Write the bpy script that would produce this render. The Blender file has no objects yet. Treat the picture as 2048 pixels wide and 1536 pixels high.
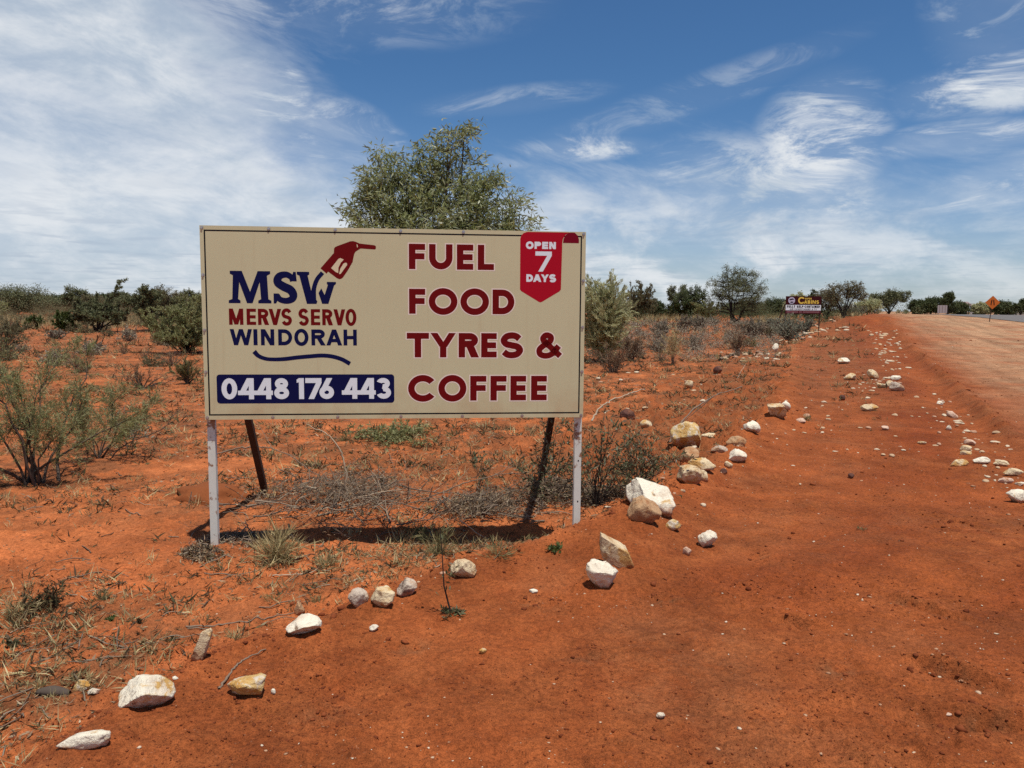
import bpy, bmesh, math
import numpy as np
from mathutils import Matrix, Vector

SC = bpy.context.scene
COL = SC.collection
R = math.radians

# ------------------------------------------------------------------ camera
F_PX, PITCH, ROLL, EYE = 1580.0, 0.09528, -0.0073, 1.57
cp, sp = math.cos(PITCH), math.sin(PITCH)
cr, sr = math.cos(ROLL), math.sin(ROLL)
cam_d = bpy.data.cameras.new('camera')
cam_d.sensor_width = 36.0
cam_d.lens = 36.0 * F_PX / 2048.0
cam_d.clip_start, cam_d.clip_end = 0.05, 20000.0
cam = bpy.data.objects.new('camera', cam_d)
COL.objects.link(cam)
_rt, _up, _fw = Vector((1, 0, 0)), Vector((0, sp, cp)), Vector((0, cp, -sp))
_r2, _u2 = cr * _rt - sr * _up, sr * _rt + cr * _up
_m = Matrix.Identity(4)
for _i in range(3):
    _m[_i][0], _m[_i][1], _m[_i][2] = _r2[_i], _u2[_i], -_fw[_i]
_m[2][3] = EYE
cam.matrix_world = _m
SC.camera = cam

# ------------------------------------------------------------------ light and sky
SUN = Vector((0.165, -0.235, 1.0)).normalized()
sun_d = bpy.data.lights.new('sun', 'SUN')
sun_d.energy = 5.0
sun_d.angle = R(0.5)
sun_d.color = (1.0, 0.95, 0.87)
sun = bpy.data.objects.new('sun', sun_d)
COL.objects.link(sun)
sun.rotation_euler = SUN.to_track_quat('Z', 'Y').to_euler()
sun.location = (3, -3, 20)

SC.view_settings.view_transform = 'Standard'
SC.view_settings.look = 'None'
SC.view_settings.exposure = 0.0
SC.view_settings.gamma = 1.0
SC.view_settings.use_curve_mapping = False
SC.cycles.max_bounces = 6
SC.cycles.diffuse_bounces = 3
SC.cycles.glossy_bounces = 2
SC.cycles.transmission_bounces = 4
SC.cycles.transparent_max_bounces = 4
SC.cycles.use_denoising = False
SC.cycles.caustics_reflective = False
SC.cycles.caustics_refractive = False


class NT:
    """small helper round a node tree"""
    def __init__(s, tree):
        s.t = tree
        s.n = tree.nodes
        s.l = tree.links

    def node(s, kind, **kw):
        n = s.n.new(kind)
        for k, v in kw.items():
            if k.startswith('_'):
                setattr(n, k[1:], v)
        return n

    def put(s, sock, v):
        if isinstance(v, bpy.types.NodeSocket):
            s.l.new(v, sock)
        elif v is not None:
            if isinstance(v, (tuple, list)) and sock.type == 'RGBA' and len(v) == 3:
                v = (*v, 1.0)
            sock.default_value = v

    def math(s, op, a, b=None, c=None, clamp=False):
        n = s.node('ShaderNodeMath', _operation=op, _use_clamp=clamp)
        s.put(n.inputs[0], a)
        if b is not None:
            s.put(n.inputs[1], b)
        if c is not None:
            s.put(n.inputs[2], c)
        return n.outputs[0]

    def mix(s, f, a, b, blend='MIX'):
        n = s.node('ShaderNodeMix', _data_type='RGBA', _blend_type=blend)
        s.put(n.inputs['Factor'], f)
        s.put(n.inputs[6], a)
        s.put(n.inputs[7], b)
        return n.outputs[2]

    def step(s, v, lo, hi, a=0.0, b=1.0):
        n = s.node('ShaderNodeMapRange', _interpolation_type='SMOOTHSTEP')
        s.put(n.inputs[0], v)
        s.put(n.inputs[1], lo)
        s.put(n.inputs[2], hi)
        s.put(n.inputs[3], a)
        s.put(n.inputs[4], b)
        return n.outputs[0]

    def noise(s, vec, scale, detail=4.0, rough=0.55, dist=0.0, dim='3D', out=0):
        n = s.node('ShaderNodeTexNoise', _noise_dimensions=dim)
        if vec is not None:
            s.put(n.inputs['Vector'], vec)
        s.put(n.inputs['Scale'], scale)
        s.put(n.inputs['Detail'], detail)
        s.put(n.inputs['Roughness'], rough)
        s.put(n.inputs['Distortion'], dist)
        return n.outputs[out]

    def xyz(s, x, y, z):
        n = s.node('ShaderNodeCombineXYZ')
        s.put(n.inputs[0], x)
        s.put(n.inputs[1], y)
        s.put(n.inputs[2], z)
        return n.outputs[0]

    def blob(s, u, v, cu, cv, ru, rv, rot=0.0):
        """soft elliptical patch, 1 in the middle and 0 outside"""
        du = s.math('SUBTRACT', u, cu)
        dv = s.math('SUBTRACT', v, cv)
        c_, s_ = math.cos(rot), math.sin(rot)
        a = s.math('ADD', s.math('MULTIPLY', du, c_ / ru), s.math('MULTIPLY', dv, s_ / ru))
        b = s.math('ADD', s.math('MULTIPLY', du, -s_ / rv), s.math('MULTIPLY', dv, c_ / rv))
        r2 = s.math('ADD', s.math('MULTIPLY', a, a), s.math('MULTIPLY', b, b))
        return s.step(r2, 1.0, 0.0)


world = bpy.data.worlds.new('World')
SC.world = world
world.use_nodes = True
W = NT(world.node_tree)
W.n.clear()
_out = W.node('ShaderNodeOutputWorld')
_bg = W.node('ShaderNodeBackground')
_bg.inputs['Strength'].default_value = 0.1
sky = W.node('ShaderNodeTexSky', _sky_type='NISHITA')
sky.sun_disc = False
sky.sun_elevation = math.asin(SUN.z)
sky.sun_rotation = math.atan2(SUN.x, SUN.y)
sky.altitude = 100
sky.air_density = 1.0
sky.dust_density = 0.4
sky.ozone_density = 2.0
geo = W.node('ShaderNodeTexCoord')
sep = W.node('ShaderNodeSeparateXYZ')
W.l.new(geo.outputs['Generated'], sep.inputs[0])
dx, dy, dz = sep.outputs
zc = W.math('MAXIMUM', dz, 0.012)
# the two cloud sheets lie on a level plane overhead, so they foreshorten to the horizon
pz = W.math('ADD', zc, 0.035)
cx_, cy_ = W.math('DIVIDE', dx, pz), W.math('DIVIDE', dy, pz)
az = W.math('ARCTAN2', dx, dy)
el = W.math('ARCSINE', zc)
warp = W.noise(W.xyz(cx_, cy_, 0.0), 0.35, 3, 0.5)
n_big = W.noise(W.xyz(W.math('MULTIPLY', cx_, 0.9), W.math('MULTIPLY', cy_, 0.5), 3.1), 0.55, 6, 0.58, 0.5)
n_fib = W.noise(W.xyz(W.math('MULTIPLY', az, 1.0), W.math('ADD', W.math('MULTIPLY', el, 3.2), W.math('MULTIPLY', az, 0.9)), 1.7), 5.0, 9, 0.66, 0.35)
n_soft = W.noise(W.xyz(az, W.math('MULTIPLY', el, 2.6), 7.7), 3.2, 5, 0.5, 0.4)
n_puf = W.noise(W.xyz(W.math('MULTIPLY', az, 1.0), W.math('MULTIPLY', el, 2.1), 11.3), 9.0, 9, 0.62, 0.25)
n_rip = W.noise(W.xyz(W.math('MULTIPLY', cx_, 1.0), W.math('MULTIPLY', cy_, 1.0), 5.2), 1.5, 4, 0.55, 0.3)
n_c = W.math('SUBTRACT', n_big, 0.5)
# great pale veil over the left half
edge = W.math('SUBTRACT', W.math('MULTIPLY', el, -0.62), 0.085)
d_e = W.math('SUBTRACT', W.math('ADD', az, W.math('MULTIPLY', W.math('SUBTRACT', n_fib, 0.5), 0.38)), edge)
veil = W.step(d_e, 0.085, -0.17)
veil = W.math('MULTIPLY', veil, W.math('ADD', 0.66, W.math('MULTIPLY', W.math('SUBTRACT', W.math('ADD', W.math('MULTIPLY', n_soft, 0.6), W.math('MULTIPLY', n_puf, 0.4)), 0.37), 1.5)), clamp=True)
# low bank towards the horizon
low = W.step(W.math('ADD', el, W.math('MULTIPLY', W.math('SUBTRACT', n_fib, 0.5), 0.22)), 0.205, 0.075)
low = W.math('MULTIPLY', low, W.step(az, 0.62, 0.25, 0.62, 1.0))
low = W.math('MULTIPLY', low, W.math('ADD', 0.05, W.math('ADD', W.math('MULTIPLY', n_big, 0.6), W.math('MULTIPLY', W.step(n_puf, 0.36, 0.62), 0.62))), clamp=True)
# torn cirrus plumes
cir = W.noise(W.xyz(W.math('ADD', az, W.math('MULTIPLY', el, 0.8)), W.math('MULTIPLY', W.math('SUBTRACT', el, W.math('MULTIPLY', az, 0.12)), 2.6), 2.9), 7.0, 10, 0.68, 0.7)
cir = W.step(cir, 0.45, 0.64)
pl = None
for (bu, bv, ru, rv, rot, amp) in [(0.36, 0.185, 0.085, 0.10, -0.5, 1.0), (0.30, 0.135, 0.17, 0.075, -0.25, 1.0),
                                   (0.565, 0.235, 0.16, 0.035, 0.05, 1.0), (0.53, 0.305, 0.09, 0.075, -0.9, 0.75),
                                   (0.50, 0.185, 0.10, 0.022, 0.03, 1.1), (0.56, 0.14, 0.16, 0.03, 0.25, 0.9),
                                   (-0.285, 0.245, 0.050, 0.045, -0.6, 1.5), (-0.20, 0.19, 0.10, 0.06, -0.4, 1.0),
                                   (0.09, 0.195, 0.10, 0.018, 0.02, 0.9), (0.20, 0.245, 0.25, 0.028, 0.28, 0.32),
                                   (0.0, 0.25, 0.14, 0.02, 0.1, 0.35), (-0.22, 0.36, 0.30, 0.07, 0.0, 0.45)]:
    b = W.math('MULTIPLY', W.blob(az, el, bu, bv, ru, rv, rot), amp)
    pl = b if pl is None else W.math('MAXIMUM', pl, b)
cir = W.math('MULTIPLY', W.math('MULTIPLY', W.math('ADD', W.math('MULTIPLY', cir, 0.85), 0.12), pl), 1.15, clamp=True)
inv = W.math('MULTIPLY', W.math('SUBTRACT', 1.0, veil, clamp=True),
             W.math('MULTIPLY', W.math('SUBTRACT', 1.0, low, clamp=True), W.math('SUBTRACT', 1.0, cir, clamp=True)))
cover = W.math('SUBTRACT', 1.0, inv, clamp=True)
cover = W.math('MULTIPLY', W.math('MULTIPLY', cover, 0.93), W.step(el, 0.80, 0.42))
# underside ripples a little greyer than the lit sheet
grey = W.math('MULTIPLY', W.step(n_rip, 0.50, 0.68), W.step(el, 0.17, 0.05, 0.15, 0.6))
lit_ = W.step(W.math('ADD', W.math('MULTIPLY', n_puf, 0.5), W.math('MULTIPLY', n_fib, 0.5)), 0.38, 0.60)
cl_col = W.mix(grey, W.mix(lit_, (5.2, 6.0, 6.9), (7.9, 8.2, 8.5)), (4.5, 5.2, 6.2))
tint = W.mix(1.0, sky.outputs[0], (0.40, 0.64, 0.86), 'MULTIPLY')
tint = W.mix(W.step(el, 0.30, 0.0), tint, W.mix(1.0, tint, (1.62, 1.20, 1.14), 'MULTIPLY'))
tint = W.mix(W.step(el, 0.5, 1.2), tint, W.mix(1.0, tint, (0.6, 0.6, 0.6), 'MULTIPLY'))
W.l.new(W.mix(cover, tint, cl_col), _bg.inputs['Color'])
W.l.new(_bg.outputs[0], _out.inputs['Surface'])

# ------------------------------------------------------------------ helpers
rng = np.random.default_rng(11)


def tag(o, label=None, cat=None, group=None, kind=None):
    if label:
        o['label'] = label
    if cat:
        o['category'] = cat
    if group:
        o['group'] = group
    if kind:
        o['kind'] = kind
    return o


def empty(name, loc, rz=0.0):
    o = bpy.data.objects.new(name, None)
    o.empty_display_size = 0.2
    COL.objects.link(o)
    o.location = loc
    o.rotation_euler = (0, 0, rz)
    return o


def mesh_obj(name, verts, faces, mat, parent=None, smooth=False, loc=None):
    """verts (N,3) array; faces: (M,k) array or list of lists"""
    me = bpy.data.meshes.new(name)
    verts = np.asarray(verts, dtype=np.float32)
    if isinstance(faces, np.ndarray):
        k = faces.shape[1]
        me.vertices.add(len(verts))
        me.vertices.foreach_set('co', verts.ravel())
        me.loops.add(faces.size)
        me.loops.foreach_set('vertex_index', faces.astype(np.int32).ravel())
        me.polygons.add(len(faces))
        me.polygons.foreach_set('loop_start', np.arange(0, faces.size, k, dtype=np.int32))
        me.update(calc_edges=True)
    else:
        me.from_pydata(verts.tolist(), [], faces)
        me.update()
    if smooth:
        me.polygons.foreach_set('use_smooth', np.ones(len(me.polygons), dtype=bool))
    me.materials.append(mat)
    o = bpy.data.objects.new(name, me)
    COL.objects.link(o)
    if loc is not None:
        o.location = loc
    if parent is not None:
        o.parent = parent
    return o


class Geo:
    """collects pieces with the same material into one mesh"""
    def __init__(s):
        s.v, s.f, s.n = [], [], 0

    def add(s, v, f):
        v = np.asarray(v, dtype=float).reshape(-1, 3)
        s.v.append(v)
        s.f.extend([[i + s.n for i in q] for q in f])
        s.n += len(v)

    def box(s, x0, x1, y0, y1, z0, z1):
        v = [(x, y, z) for x in (x0, x1) for y in (y0, y1) for z in (z0, z1)]
        s.add(v, [(0, 1, 3, 2), (4, 6, 7, 5), (0, 4, 5, 1), (2, 3, 7, 6), (0, 2, 6, 4), (1, 5, 7, 3)])

    def beam(s, p, q, w, t, side=(1, 0, 0)):
        p, q = Vector(p), Vector(q)
        d = (q - p).normalized()
        a = Vector(side)
        a = (a - d * a.dot(d)).normalized()
        b = d.cross(a)
        v = []
        for e in (p, q):
            for (i, j) in ((-1, -1), (1, -1), (1, 1), (-1, 1)):
                v.append(e + a * (i * w / 2) + b * (j * t / 2))
        s.add([tuple(x) for x in v], [(0, 3, 2, 1), (4, 5, 6, 7), (0, 1, 5, 4), (1, 2, 6, 5), (2, 3, 7, 6), (3, 0, 4, 7)])

    def tube(s, pts, rad, n=5, cap=True):
        v, f = tube_arrays(np.asarray(pts, float), np.asarray(rad, float), n)
        f = f.tolist()
        if cap:
            f.append(list(range(n))[::-1])
            f.append(list(range(len(v) - n, len(v))))
        s.add(v, f)

    def build(s, name, mat, parent=None, smooth=False, loc=None):
        return mesh_obj(name, np.concatenate(s.v), s.f, mat, parent, smooth, loc)


def tube_arrays(P, r, n):
    K = len(P)
    T = np.gradient(P, axis=0)
    T /= np.linalg.norm(T, axis=1)[:, None] + 1e-9
    ref = np.array([0.31, 0.91, 0.27]) if abs(T[0, 1]) < 0.9 else np.array([0.95, 0.1, 0.3])
    A = np.cross(T, ref)
    A /= np.linalg.norm(A, axis=1)[:, None] + 1e-9
    B = np.cross(T, A)
    an = np.arange(n) * 2 * np.pi / n
    V = P[:, None, :] + r[:, None, None] * (np.cos(an)[None, :, None] * A[:, None, :] + np.sin(an)[None, :, None] * B[:, None, :])
    i = np.arange(K - 1)[:, None] * n
    j = np.arange(n)[None, :]
    Fq = np.stack([i + j, i + (j + 1) % n, i + n + (j + 1) % n, i + n + j], -1).reshape(-1, 4)
    return V.reshape(-1, 3), Fq


def many_tubes(polys, radii, n=4):
    vs, fs, k = [], [], 0
    for P, r in zip(polys, radii):
        v, f = tube_arrays(P, r, n)
        vs.append(v)
        fs.append(f + k)
        k += len(v)
    return np.concatenate(vs), np.concatenate(fs)


def unit(v):
    return v / (np.linalg.norm(v, axis=-1, keepdims=True) + 1e-9)


def leaf_arrays(pos, d, L, Wd, g=None, curl=0.25):
    """one lens-shaped leaf (two folded quads) at each pos pointing along d"""
    g = g or rng
    N = len(pos)
    d = unit(d)
    side = unit(np.cross(d, g.normal(size=(N, 3))))
    up = np.cross(side, d)
    L = np.broadcast_to(L, N)[:, None]
    Wd = np.broadcast_to(Wd, N)[:, None]
    c = (g.random((N, 1)) - 0.5) * 2 * curl
    a = pos
    m1 = pos + d * L * 0.42 + side * Wd * 0.5
    m2 = pos + d * L * 0.42 - side * Wd * 0.5
    tip = pos + d * L + up * c * L
    V = np.stack([a, m1, tip, m2], 1).reshape(-1, 3)
    Fq = np.arange(N * 4).reshape(-1, 4)
    return V, Fq


# ---- numpy gradient noise
def _hash(ix, iy, seed):
    h = (ix.astype(np.int64) * 374761393 + iy.astype(np.int64) * 668265263 + seed * 982451653) & 0xFFFFFFFF
    h = ((h ^ (h >> 13)) * 1274126177) & 0xFFFFFFFF
    return (h ^ (h >> 16)) & 0xFFFFFFFF


def pnoise(x, y, seed=0):
    x0, y0 = np.floor(x), np.floor(y)
    fx, fy = x - x0, y - y0
    u, v = fx * fx * fx * (fx * (fx * 6 - 15) + 10), fy * fy * fy * (fy * (fy * 6 - 15) + 10)

    def gr(i, j):
        a = _hash(x0 + i, y0 + j, seed) * (2 * np.pi / 4294967296.0)
        return np.cos(a) * (fx - i) + np.sin(a) * (fy - j)
    return ((gr(0, 0) * (1 - u) + gr(1, 0) * u) * (1 - v) + (gr(0, 1) * (1 - u) + gr(1, 1) * u) * v) * 1.5


def fbm(x, y, oct=4, seed=0, gain=0.5):
    a, s = 1.0, 0.0
    for k in range(oct):
        s = s + a * pnoise(x, y, seed + k)
        x, y, a = x * 2.03 + 7.1, y * 2.03 - 3.7, a * gain
    return s


def sstep(a, b, x):
    t = np.clip((x - a) / (b - a), 0, 1)
    return t * t * (3 - 2 * t)


# ---- the lie of the land
_LY = np.array([0.0, 2.4, 3.09, 3.76, 4.5, 5.15, 5.75, 7.0, 8.8, 10.8, 31, 50, 80, 120, 400])
_LX = np.array([-1.75, -1.6, -1.44, -1.0, -0.29, 0.45, 1.0, 1.6, 2.65, 3.7, 11.3, 19.5, 30, 45, 160])
_ZY = np.array([0, 8, 12, 28, 43, 56, 75, 100, 130, 200, 400, 5000])
_ZZ = np.array([0, 0, .05, .22, .48, .78, 1.06, 1.18, 1.12, .8, .3, 0])
_BY = np.array([0, 10, 30, 60, 100, 160, 300, 6000])
_BZ = np.array([0, 0.0, .10, .25, .45, .6, .6, .0])


def road_edge(y):
    return 2.2 + 0.435 * y


def side(x, y):
    return x - np.interp(y, _LY, _LX)


SCUFF = []   # (x, y, angle, length, width, depth)
FIX = []     # small level corrections at the sign posts
BANK = []    # (x, y, radius, height): soil heaped round stones and posts


def land(x, y, fine=True):
    x, y = np.asarray(x, float), np.asarray(y, float)
    s = side(x, y)
    right = sstep(-0.4, 1.5 + 0.05 * np.maximum(y, 0), s)
    zb = np.interp(y, _BY, _BZ)
    zr = np.maximum(np.interp(y, _ZY, _ZZ), zb)
    z = zb + (zr - zb) * right
    near = np.exp(-np.maximum(y - 9, 0) / 12)
    # low windrow of graded soil under the rock line, highest beside the right post
    z = z + 0.13 * np.exp(-((s + 0.05) / 0.40) ** 2) * sstep(4.3, 5.2, y) * (0.3 + 0.7 * near)
    z = z + 0.075 * sstep(-0.16, 0.10, s + 0.10 * pnoise(x * 1.7, y * 1.7, 13)) * (1 - sstep(4.5, 7, y))
    z = z - 0.05 * np.exp(-(((x - 1.35) / 0.35) ** 2 + ((y - 4.9) / 0.5) ** 2))
    z = z + 0.09 * np.exp(-(((x - 0.75) / 0.35) ** 2 + ((y - 5.0) / 0.45) ** 2))
    z = z + 0.55 * np.exp(-(((x - 24.6) / 3.0) ** 2 + ((y - 57) / 5.0) ** 2))
    z = z + 0.25 * np.exp(-(((x - 20.5) / 2.5) ** 2 + ((y - 47) / 4.0) ** 2))
    pass
    bush = 1 - sstep(-0.5, 0.3, s)
    z = z - 0.06 * bush * np.exp(-((y - 5.42) / 0.45) ** 2) * sstep(0.5, 0.0, x) * sstep(-3.2, -2.2, x)
    big = pnoise(x * 0.21, y * 0.21, 3) * 0.07 * bush + pnoise(x * 0.9, y * 0.9, 5) * (0.025 * bush + 0.008)
    z = z + big * sstep(1.0, 5.0, y)
    # wheel-thrown ridge along the road edge
    e = x - road_edge(y)
    w = np.clip(0.10 + 0.006 * y, 0.1, 0.6)
    ragged = 0.55 + 0.6 * pnoise(x * 0.8, y * 0.8, 21)
    z = z + sstep(7, 12, y) * (0.13 * np.exp(-((e + 0.15) / (w * .7)) ** 2) * (ragged + .5 * np.clip(pnoise(x * 3, y * 3, 23), -.3, 1)) - 0.09 * np.exp(-((e + 0.15 + 2.2 * w) / (1.6 * w)) ** 2))
    for (qx, qy, qz) in FIX:
        z = z + qz * np.exp(-(((x - qx) ** 2 + (y - qy) ** 2) / .16))
    if fine:
        grade = sstep(-0.2, 0.4, s)
        fd = np.exp(-np.maximum(y - 4, 0) / 16)
        z = z + fbm(x * 5.0, y * 5.0, 4, 31, .58) * 0.012 * fd
        broken = sstep(-5.5, -1.6, s) * sstep(0.6, -0.2, s) * sstep(5.5, 8, y) * sstep(26, 14, y)
        z = z + broken * (0.07 * np.clip(fbm(x * 2.2, y * 2.2, 3, 43), -.3, 1) + 0.09 * np.clip(fbm(x * 5.5, y * 5.5, 2, 45), 0, 1))
        lump = np.clip(fbm(x * 13, y * 13, 2, 41), 0.12, 1) - 0.12
        z = z + lump * (0.030 * (1 - grade) + 0.034 * grade * np.clip(0.3 + 1.4 * pnoise(x * 1.1, y * 1.1, 51), 0, 1)) * fd
        z = z + fbm(x * 42, y * 42, 2, 61) * 0.0036 * np.exp(-np.maximum(y - 3, 0) / 5)
        z = z + 0.03 * np.exp(-((s + 0.1) / 0.6) ** 2) * np.clip(fbm(x * 3.3, y * 3.3, 3, 71), 0, 1) * near
        # wheel tracks on the graded shoulder
        for off, wd, dp in ((1.7, 0.13, 0.020), (2.05, 0.12, 0.016), (3.3, 0.15, 0.022), (3.7, 0.12, 0.014)):
            t = s - off - 0.12 * pnoise(y * 0.3, y * 0.0 + off, 81)
            tread = (0.6 + 0.4 * np.sin(y * 34 + np.abs(t) * 70)) * np.clip(.7 + pnoise(x * 1.3, y * 1.3, 83), 0, 1.3)
            z = z - dp * np.exp(-(t / wd) ** 4) * tread * sstep(3, 5, y) * near
        for (qx, qy, qr, qh) in BANK:
            dd = ((x - qx) ** 2 + (y - qy) ** 2) / (qr * qr)
            z = z + qh * np.exp(-dd * dd) * (1 + .5 * pnoise(x * 7, y * 7, 97))
        for (qx, qy, qa, ql, qw, qd) in SCUFF:
            dx_, dy_ = x - qx, y - qy
            c_, s_ = math.cos(qa), math.sin(qa)
            a, b = (dx_ * c_ + dy_ * s_) / ql, (-dx_ * s_ + dy_ * c_) / qw
            b = b + 0.5 * pnoise(x * 9, y * 9, 91)
            z = z + qd * np.exp(-a * a) * (np.exp(-(b - 0.8) ** 2 * 1.5) - 1.1 * np.exp(-(b + 0.6) ** 2 * 1.5))
    return z


for (_x, _y, _z) in ((-1.93, 5.0, 0.0), (0.455, 5.25, 0.10)):
    FIX.append((_x, _y, _z - float(land(np.array([_x]), np.array([_y]), False)[0])))


def ray(px, py):
    X, Y = (px - 1024.0) / F_PX, (768.0 - py) / F_PX
    X, Y = X * cr + Y * sr, -X * sr + Y * cr
    return X, cp + Y * sp, -sp + Y * cp


def at(px, py, fine=False):
    """where the ground lies on the line of sight through a point of the photograph"""
    a, b, c = ray(px, py)
    z, t = 0.0, 5.0
    for k in range(14):
        c2 = min(c, -0.0015)
        t_new = (z - EYE) / c2
        t = t_new if k < 3 else 0.5 * (t + t_new)
        t = min(t, 400)
        z = float(land(np.array([a * t]), np.array([b * t]), fine)[0])
    return np.array([a * t, b * t, z])


def spot(px, dist):
    a, b, c = ray(px, 616)
    x = a / b * dist
    return np.array([x, dist, float(land(np.array([x]), np.array([dist]), False)[0])])


def height_at(px, py, y):
    a, b, c = ray(px, py)
    return EYE + c / b * y


for (x0_, x1_, y1_) in [(101, 218, 1506), (220, 335, 1430), (445, 528, 1402), (376, 425, 1325), (566, 642, 1280), (693, 737, 1216), (735, 790, 1218), (790, 834, 1198), (898, 954, 1160),
                        (1171, 1241, 1184), (1199, 1271, 1138), (1257, 1355, 1030), (1257, 1328, 1052), (1397, 1438, 1099), (1342, 1408, 900), (1455, 1496, 886), (1489, 1524, 871),
                        (1458, 1497, 918), (1362, 1402, 924), (1376, 1434, 944), (1357, 1410, 970), (1536, 1576, 838), (414, 444, 1098)]:
    p = at((x0_ + x1_) / 2, y1_)
    w_ = (x1_ - x0_) / F_PX * p[1]
    BANK.append((p[0], p[1] + .22 * w_, .75 * w_ + .02, .012 + .10 * w_))
for (px, py, ang, ln, wd, dp) in [(1600, 1248, -0.35, 0.09, 0.035, 0.045), (1905, 1345, -0.85, 0.17, 0.05, 0.055), (1850, 1215, -0.95, 0.22, 0.035, 0.03),
                                  (1975, 1440, -0.15, 0.2, 0.05, 0.045), (1330, 1200, -0.2, 0.1, 0.04, 0.014), (1665, 1335, 0.2, 0.1, 0.05, 0.014),
                                  (1180, 1310, 0.1, 0.12, 0.05, 0.012), (1080, 1205, -0.5, 0.12, 0.04, 0.012), (1520, 1110, 0.3, 0.1, 0.03, 0.012),
                                  (640, 1420, 0.6, 0.12, 0.05, 0.016), (820, 1290, 0.2, 0.08, 0.04, 0.016), (1900, 1040, -1.2, 0.5, 0.04, 0.014)]:
    p = at(px, py)
    SCUFF.append((p[0], p[1], ang, ln, wd, dp))

# ------------------------------------------------------------------ materials
def new_mat(name):
    m = bpy.data.materials.new(name)
    m.use_nodes = True
    t = NT(m.node_tree)
    return m, t, t.n['Principled BSDF']


def paint(name, col, rough=0.5, var=0.12, scale=14.0, spec=0.4, metal=0.0, bump=0.0, dirt=None):
    m, t, b = new_mat(name)
    tc = t.node('ShaderNodeTexCoord').outputs['Object']
    n = t.noise(tc, scale, 5, 0.6)
    c = t.mix(n, [x * (1 - var) for x in col], [min(1, x * (1 + var)) for x in col])
    if dirt:
        c = t.mix(t.step(t.noise(tc, scale * 0.35, 6, 0.65), dirt[1], dirt[2]), c, dirt[0])
    t.put(b.inputs['Base Color'], c)
    b.inputs['Roughness'].default_value = rough
    b.inputs['Specular IOR Level'].default_value = spec
    b.inputs['Metallic'].default_value = metal
    if bump:
        bp = t.node('ShaderNodeBump')
        bp.inputs['Distance'].default_value = bump
        bp.inputs['Strength'].default_value = 0.8
        t.put(bp.inputs['Height'], n)
        t.l.new(bp.outputs[0], b.inputs['Normal'])
    return m


def leaf_mat(name, cols, trans=0.3, rough=0.55, spec=0.3):
    """foliage: every leaf takes its own tone between the given colours"""
    m, t, b = new_mat(name)
    rnd = t.node('ShaderNodeNewGeometry').outputs['Random Per Island']
    ramp = t.node('ShaderNodeValToRGB')
    e = ramp.color_ramp.elements
    e[0].position, e[0].color = 0.0, (*cols[0], 1)
    e[1].position, e[1].color = 1.0, (*cols[-1], 1)
    for i, c in enumerate(cols[1:-1]):
        x = e.new((i + 1) / (len(cols) - 1))
        x.color = (*c, 1)
    t.l.new(rnd, ramp.inputs[0])
    t.l.new(ramp.outputs[0], b.inputs['Base Color'])
    b.inputs['Roughness'].default_value = rough
    b.inputs['Specular IOR Level'].default_value = spec
    if trans > 0:
        tr = t.node('ShaderNodeBsdfTranslucent')
        t.l.new(ramp.outputs[0], tr.inputs[0])
        mx = t.node('ShaderNodeMixShader')
        mx.inputs[0].default_value = trans
        t.l.new(b.outputs[0], mx.inputs[1])
        t.l.new(tr.outputs[0], mx.inputs[2])
        t.l.new(mx.outputs[0], t.n['Material Output'].inputs[0])
    return m


def rock_mat(name, base, stain, dark, stain_lo=0.52, stain_hi=0.66, dark_lo=0.60, dark_hi=0.72, bump=0.012):
    m, t, b = new_mat(name)
    tc = t.node('ShaderNodeTexCoord').outputs['Object']
    rnd = t.node('ShaderNodeObjectInfo').outputs['Random']
    off = t.xyz(t.math('MULTIPLY', rnd, 31.0), t.math('MULTIPLY', rnd, 17.0), t.math('MULTIPLY', rnd, 53.0))
    va = t.node('ShaderNodeVectorMath', _operation='ADD')
    t.l.new(tc, va.inputs[0])
    t.l.new(off, va.inputs[1])
    v = va.outputs[0]
    fine = t.noise(v, 90, 4, 0.7)
    c = t.mix(fine, [x * 0.82 for x in base], [min(.92, x * 1.12) for x in base])
    c = t.mix(t.step(t.noise(v, 9, 6, 0.65, 0.6), stain_lo, stain_hi), c, t.mix(fine, [x * .7 for x in stain], [min(.9, x * 1.3) for x in stain]))
    c = t.mix(t.step(t.noise(v, 16, 7, 0.7, 0.3), dark_lo, dark_hi), c, dark)
    pit = t.noise(v, 55, 5, 0.75)
    c = t.mix(t.step(pit, 0.60, 0.70, 0, .7), c, dark)
    c = t.mix(t.step(t.noise(v, 5.0, 5, 0.6), 0.50, 0.70, 0, .4), c, (0.36, 0.18, 0.085))
    # soil dust worked into the foot of the stone
    gz = t.node('ShaderNodeSeparateXYZ')
    t.l.new(t.node('ShaderNodeTexCoord').outputs['Generated'], gz.inputs[0])
    soilz = t.math('ADD', gz.outputs[2], t.math('MULTIPLY', t.math('SUBTRACT', t.noise(v, 18, 5, 0.7), 0.5), 0.9))
    c = t.mix(t.step(soilz, 0.46, 0.10, 0, .75), c, (0.34, 0.115, 0.042))
    t.put(b.inputs['Base Color'], c)
    b.inputs['Roughness'].default_value = 0.85
    b.inputs['Specular IOR Level'].default_value = 0.2
    bp = t.node('ShaderNodeBump')
    bp.inputs['Distance'].default_value = bump
    bp.inputs['Strength'].default_value = 1.0
    t.put(bp.inputs['Height'], t.math('ADD', t.noise(v, 45, 6, 0.7), t.math('MULTIPLY', t.noise(v, 14, 4, 0.6, 0.5), 1.6)))
    t.l.new(bp.outputs[0], b.inputs['Normal'])
    return m


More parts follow.
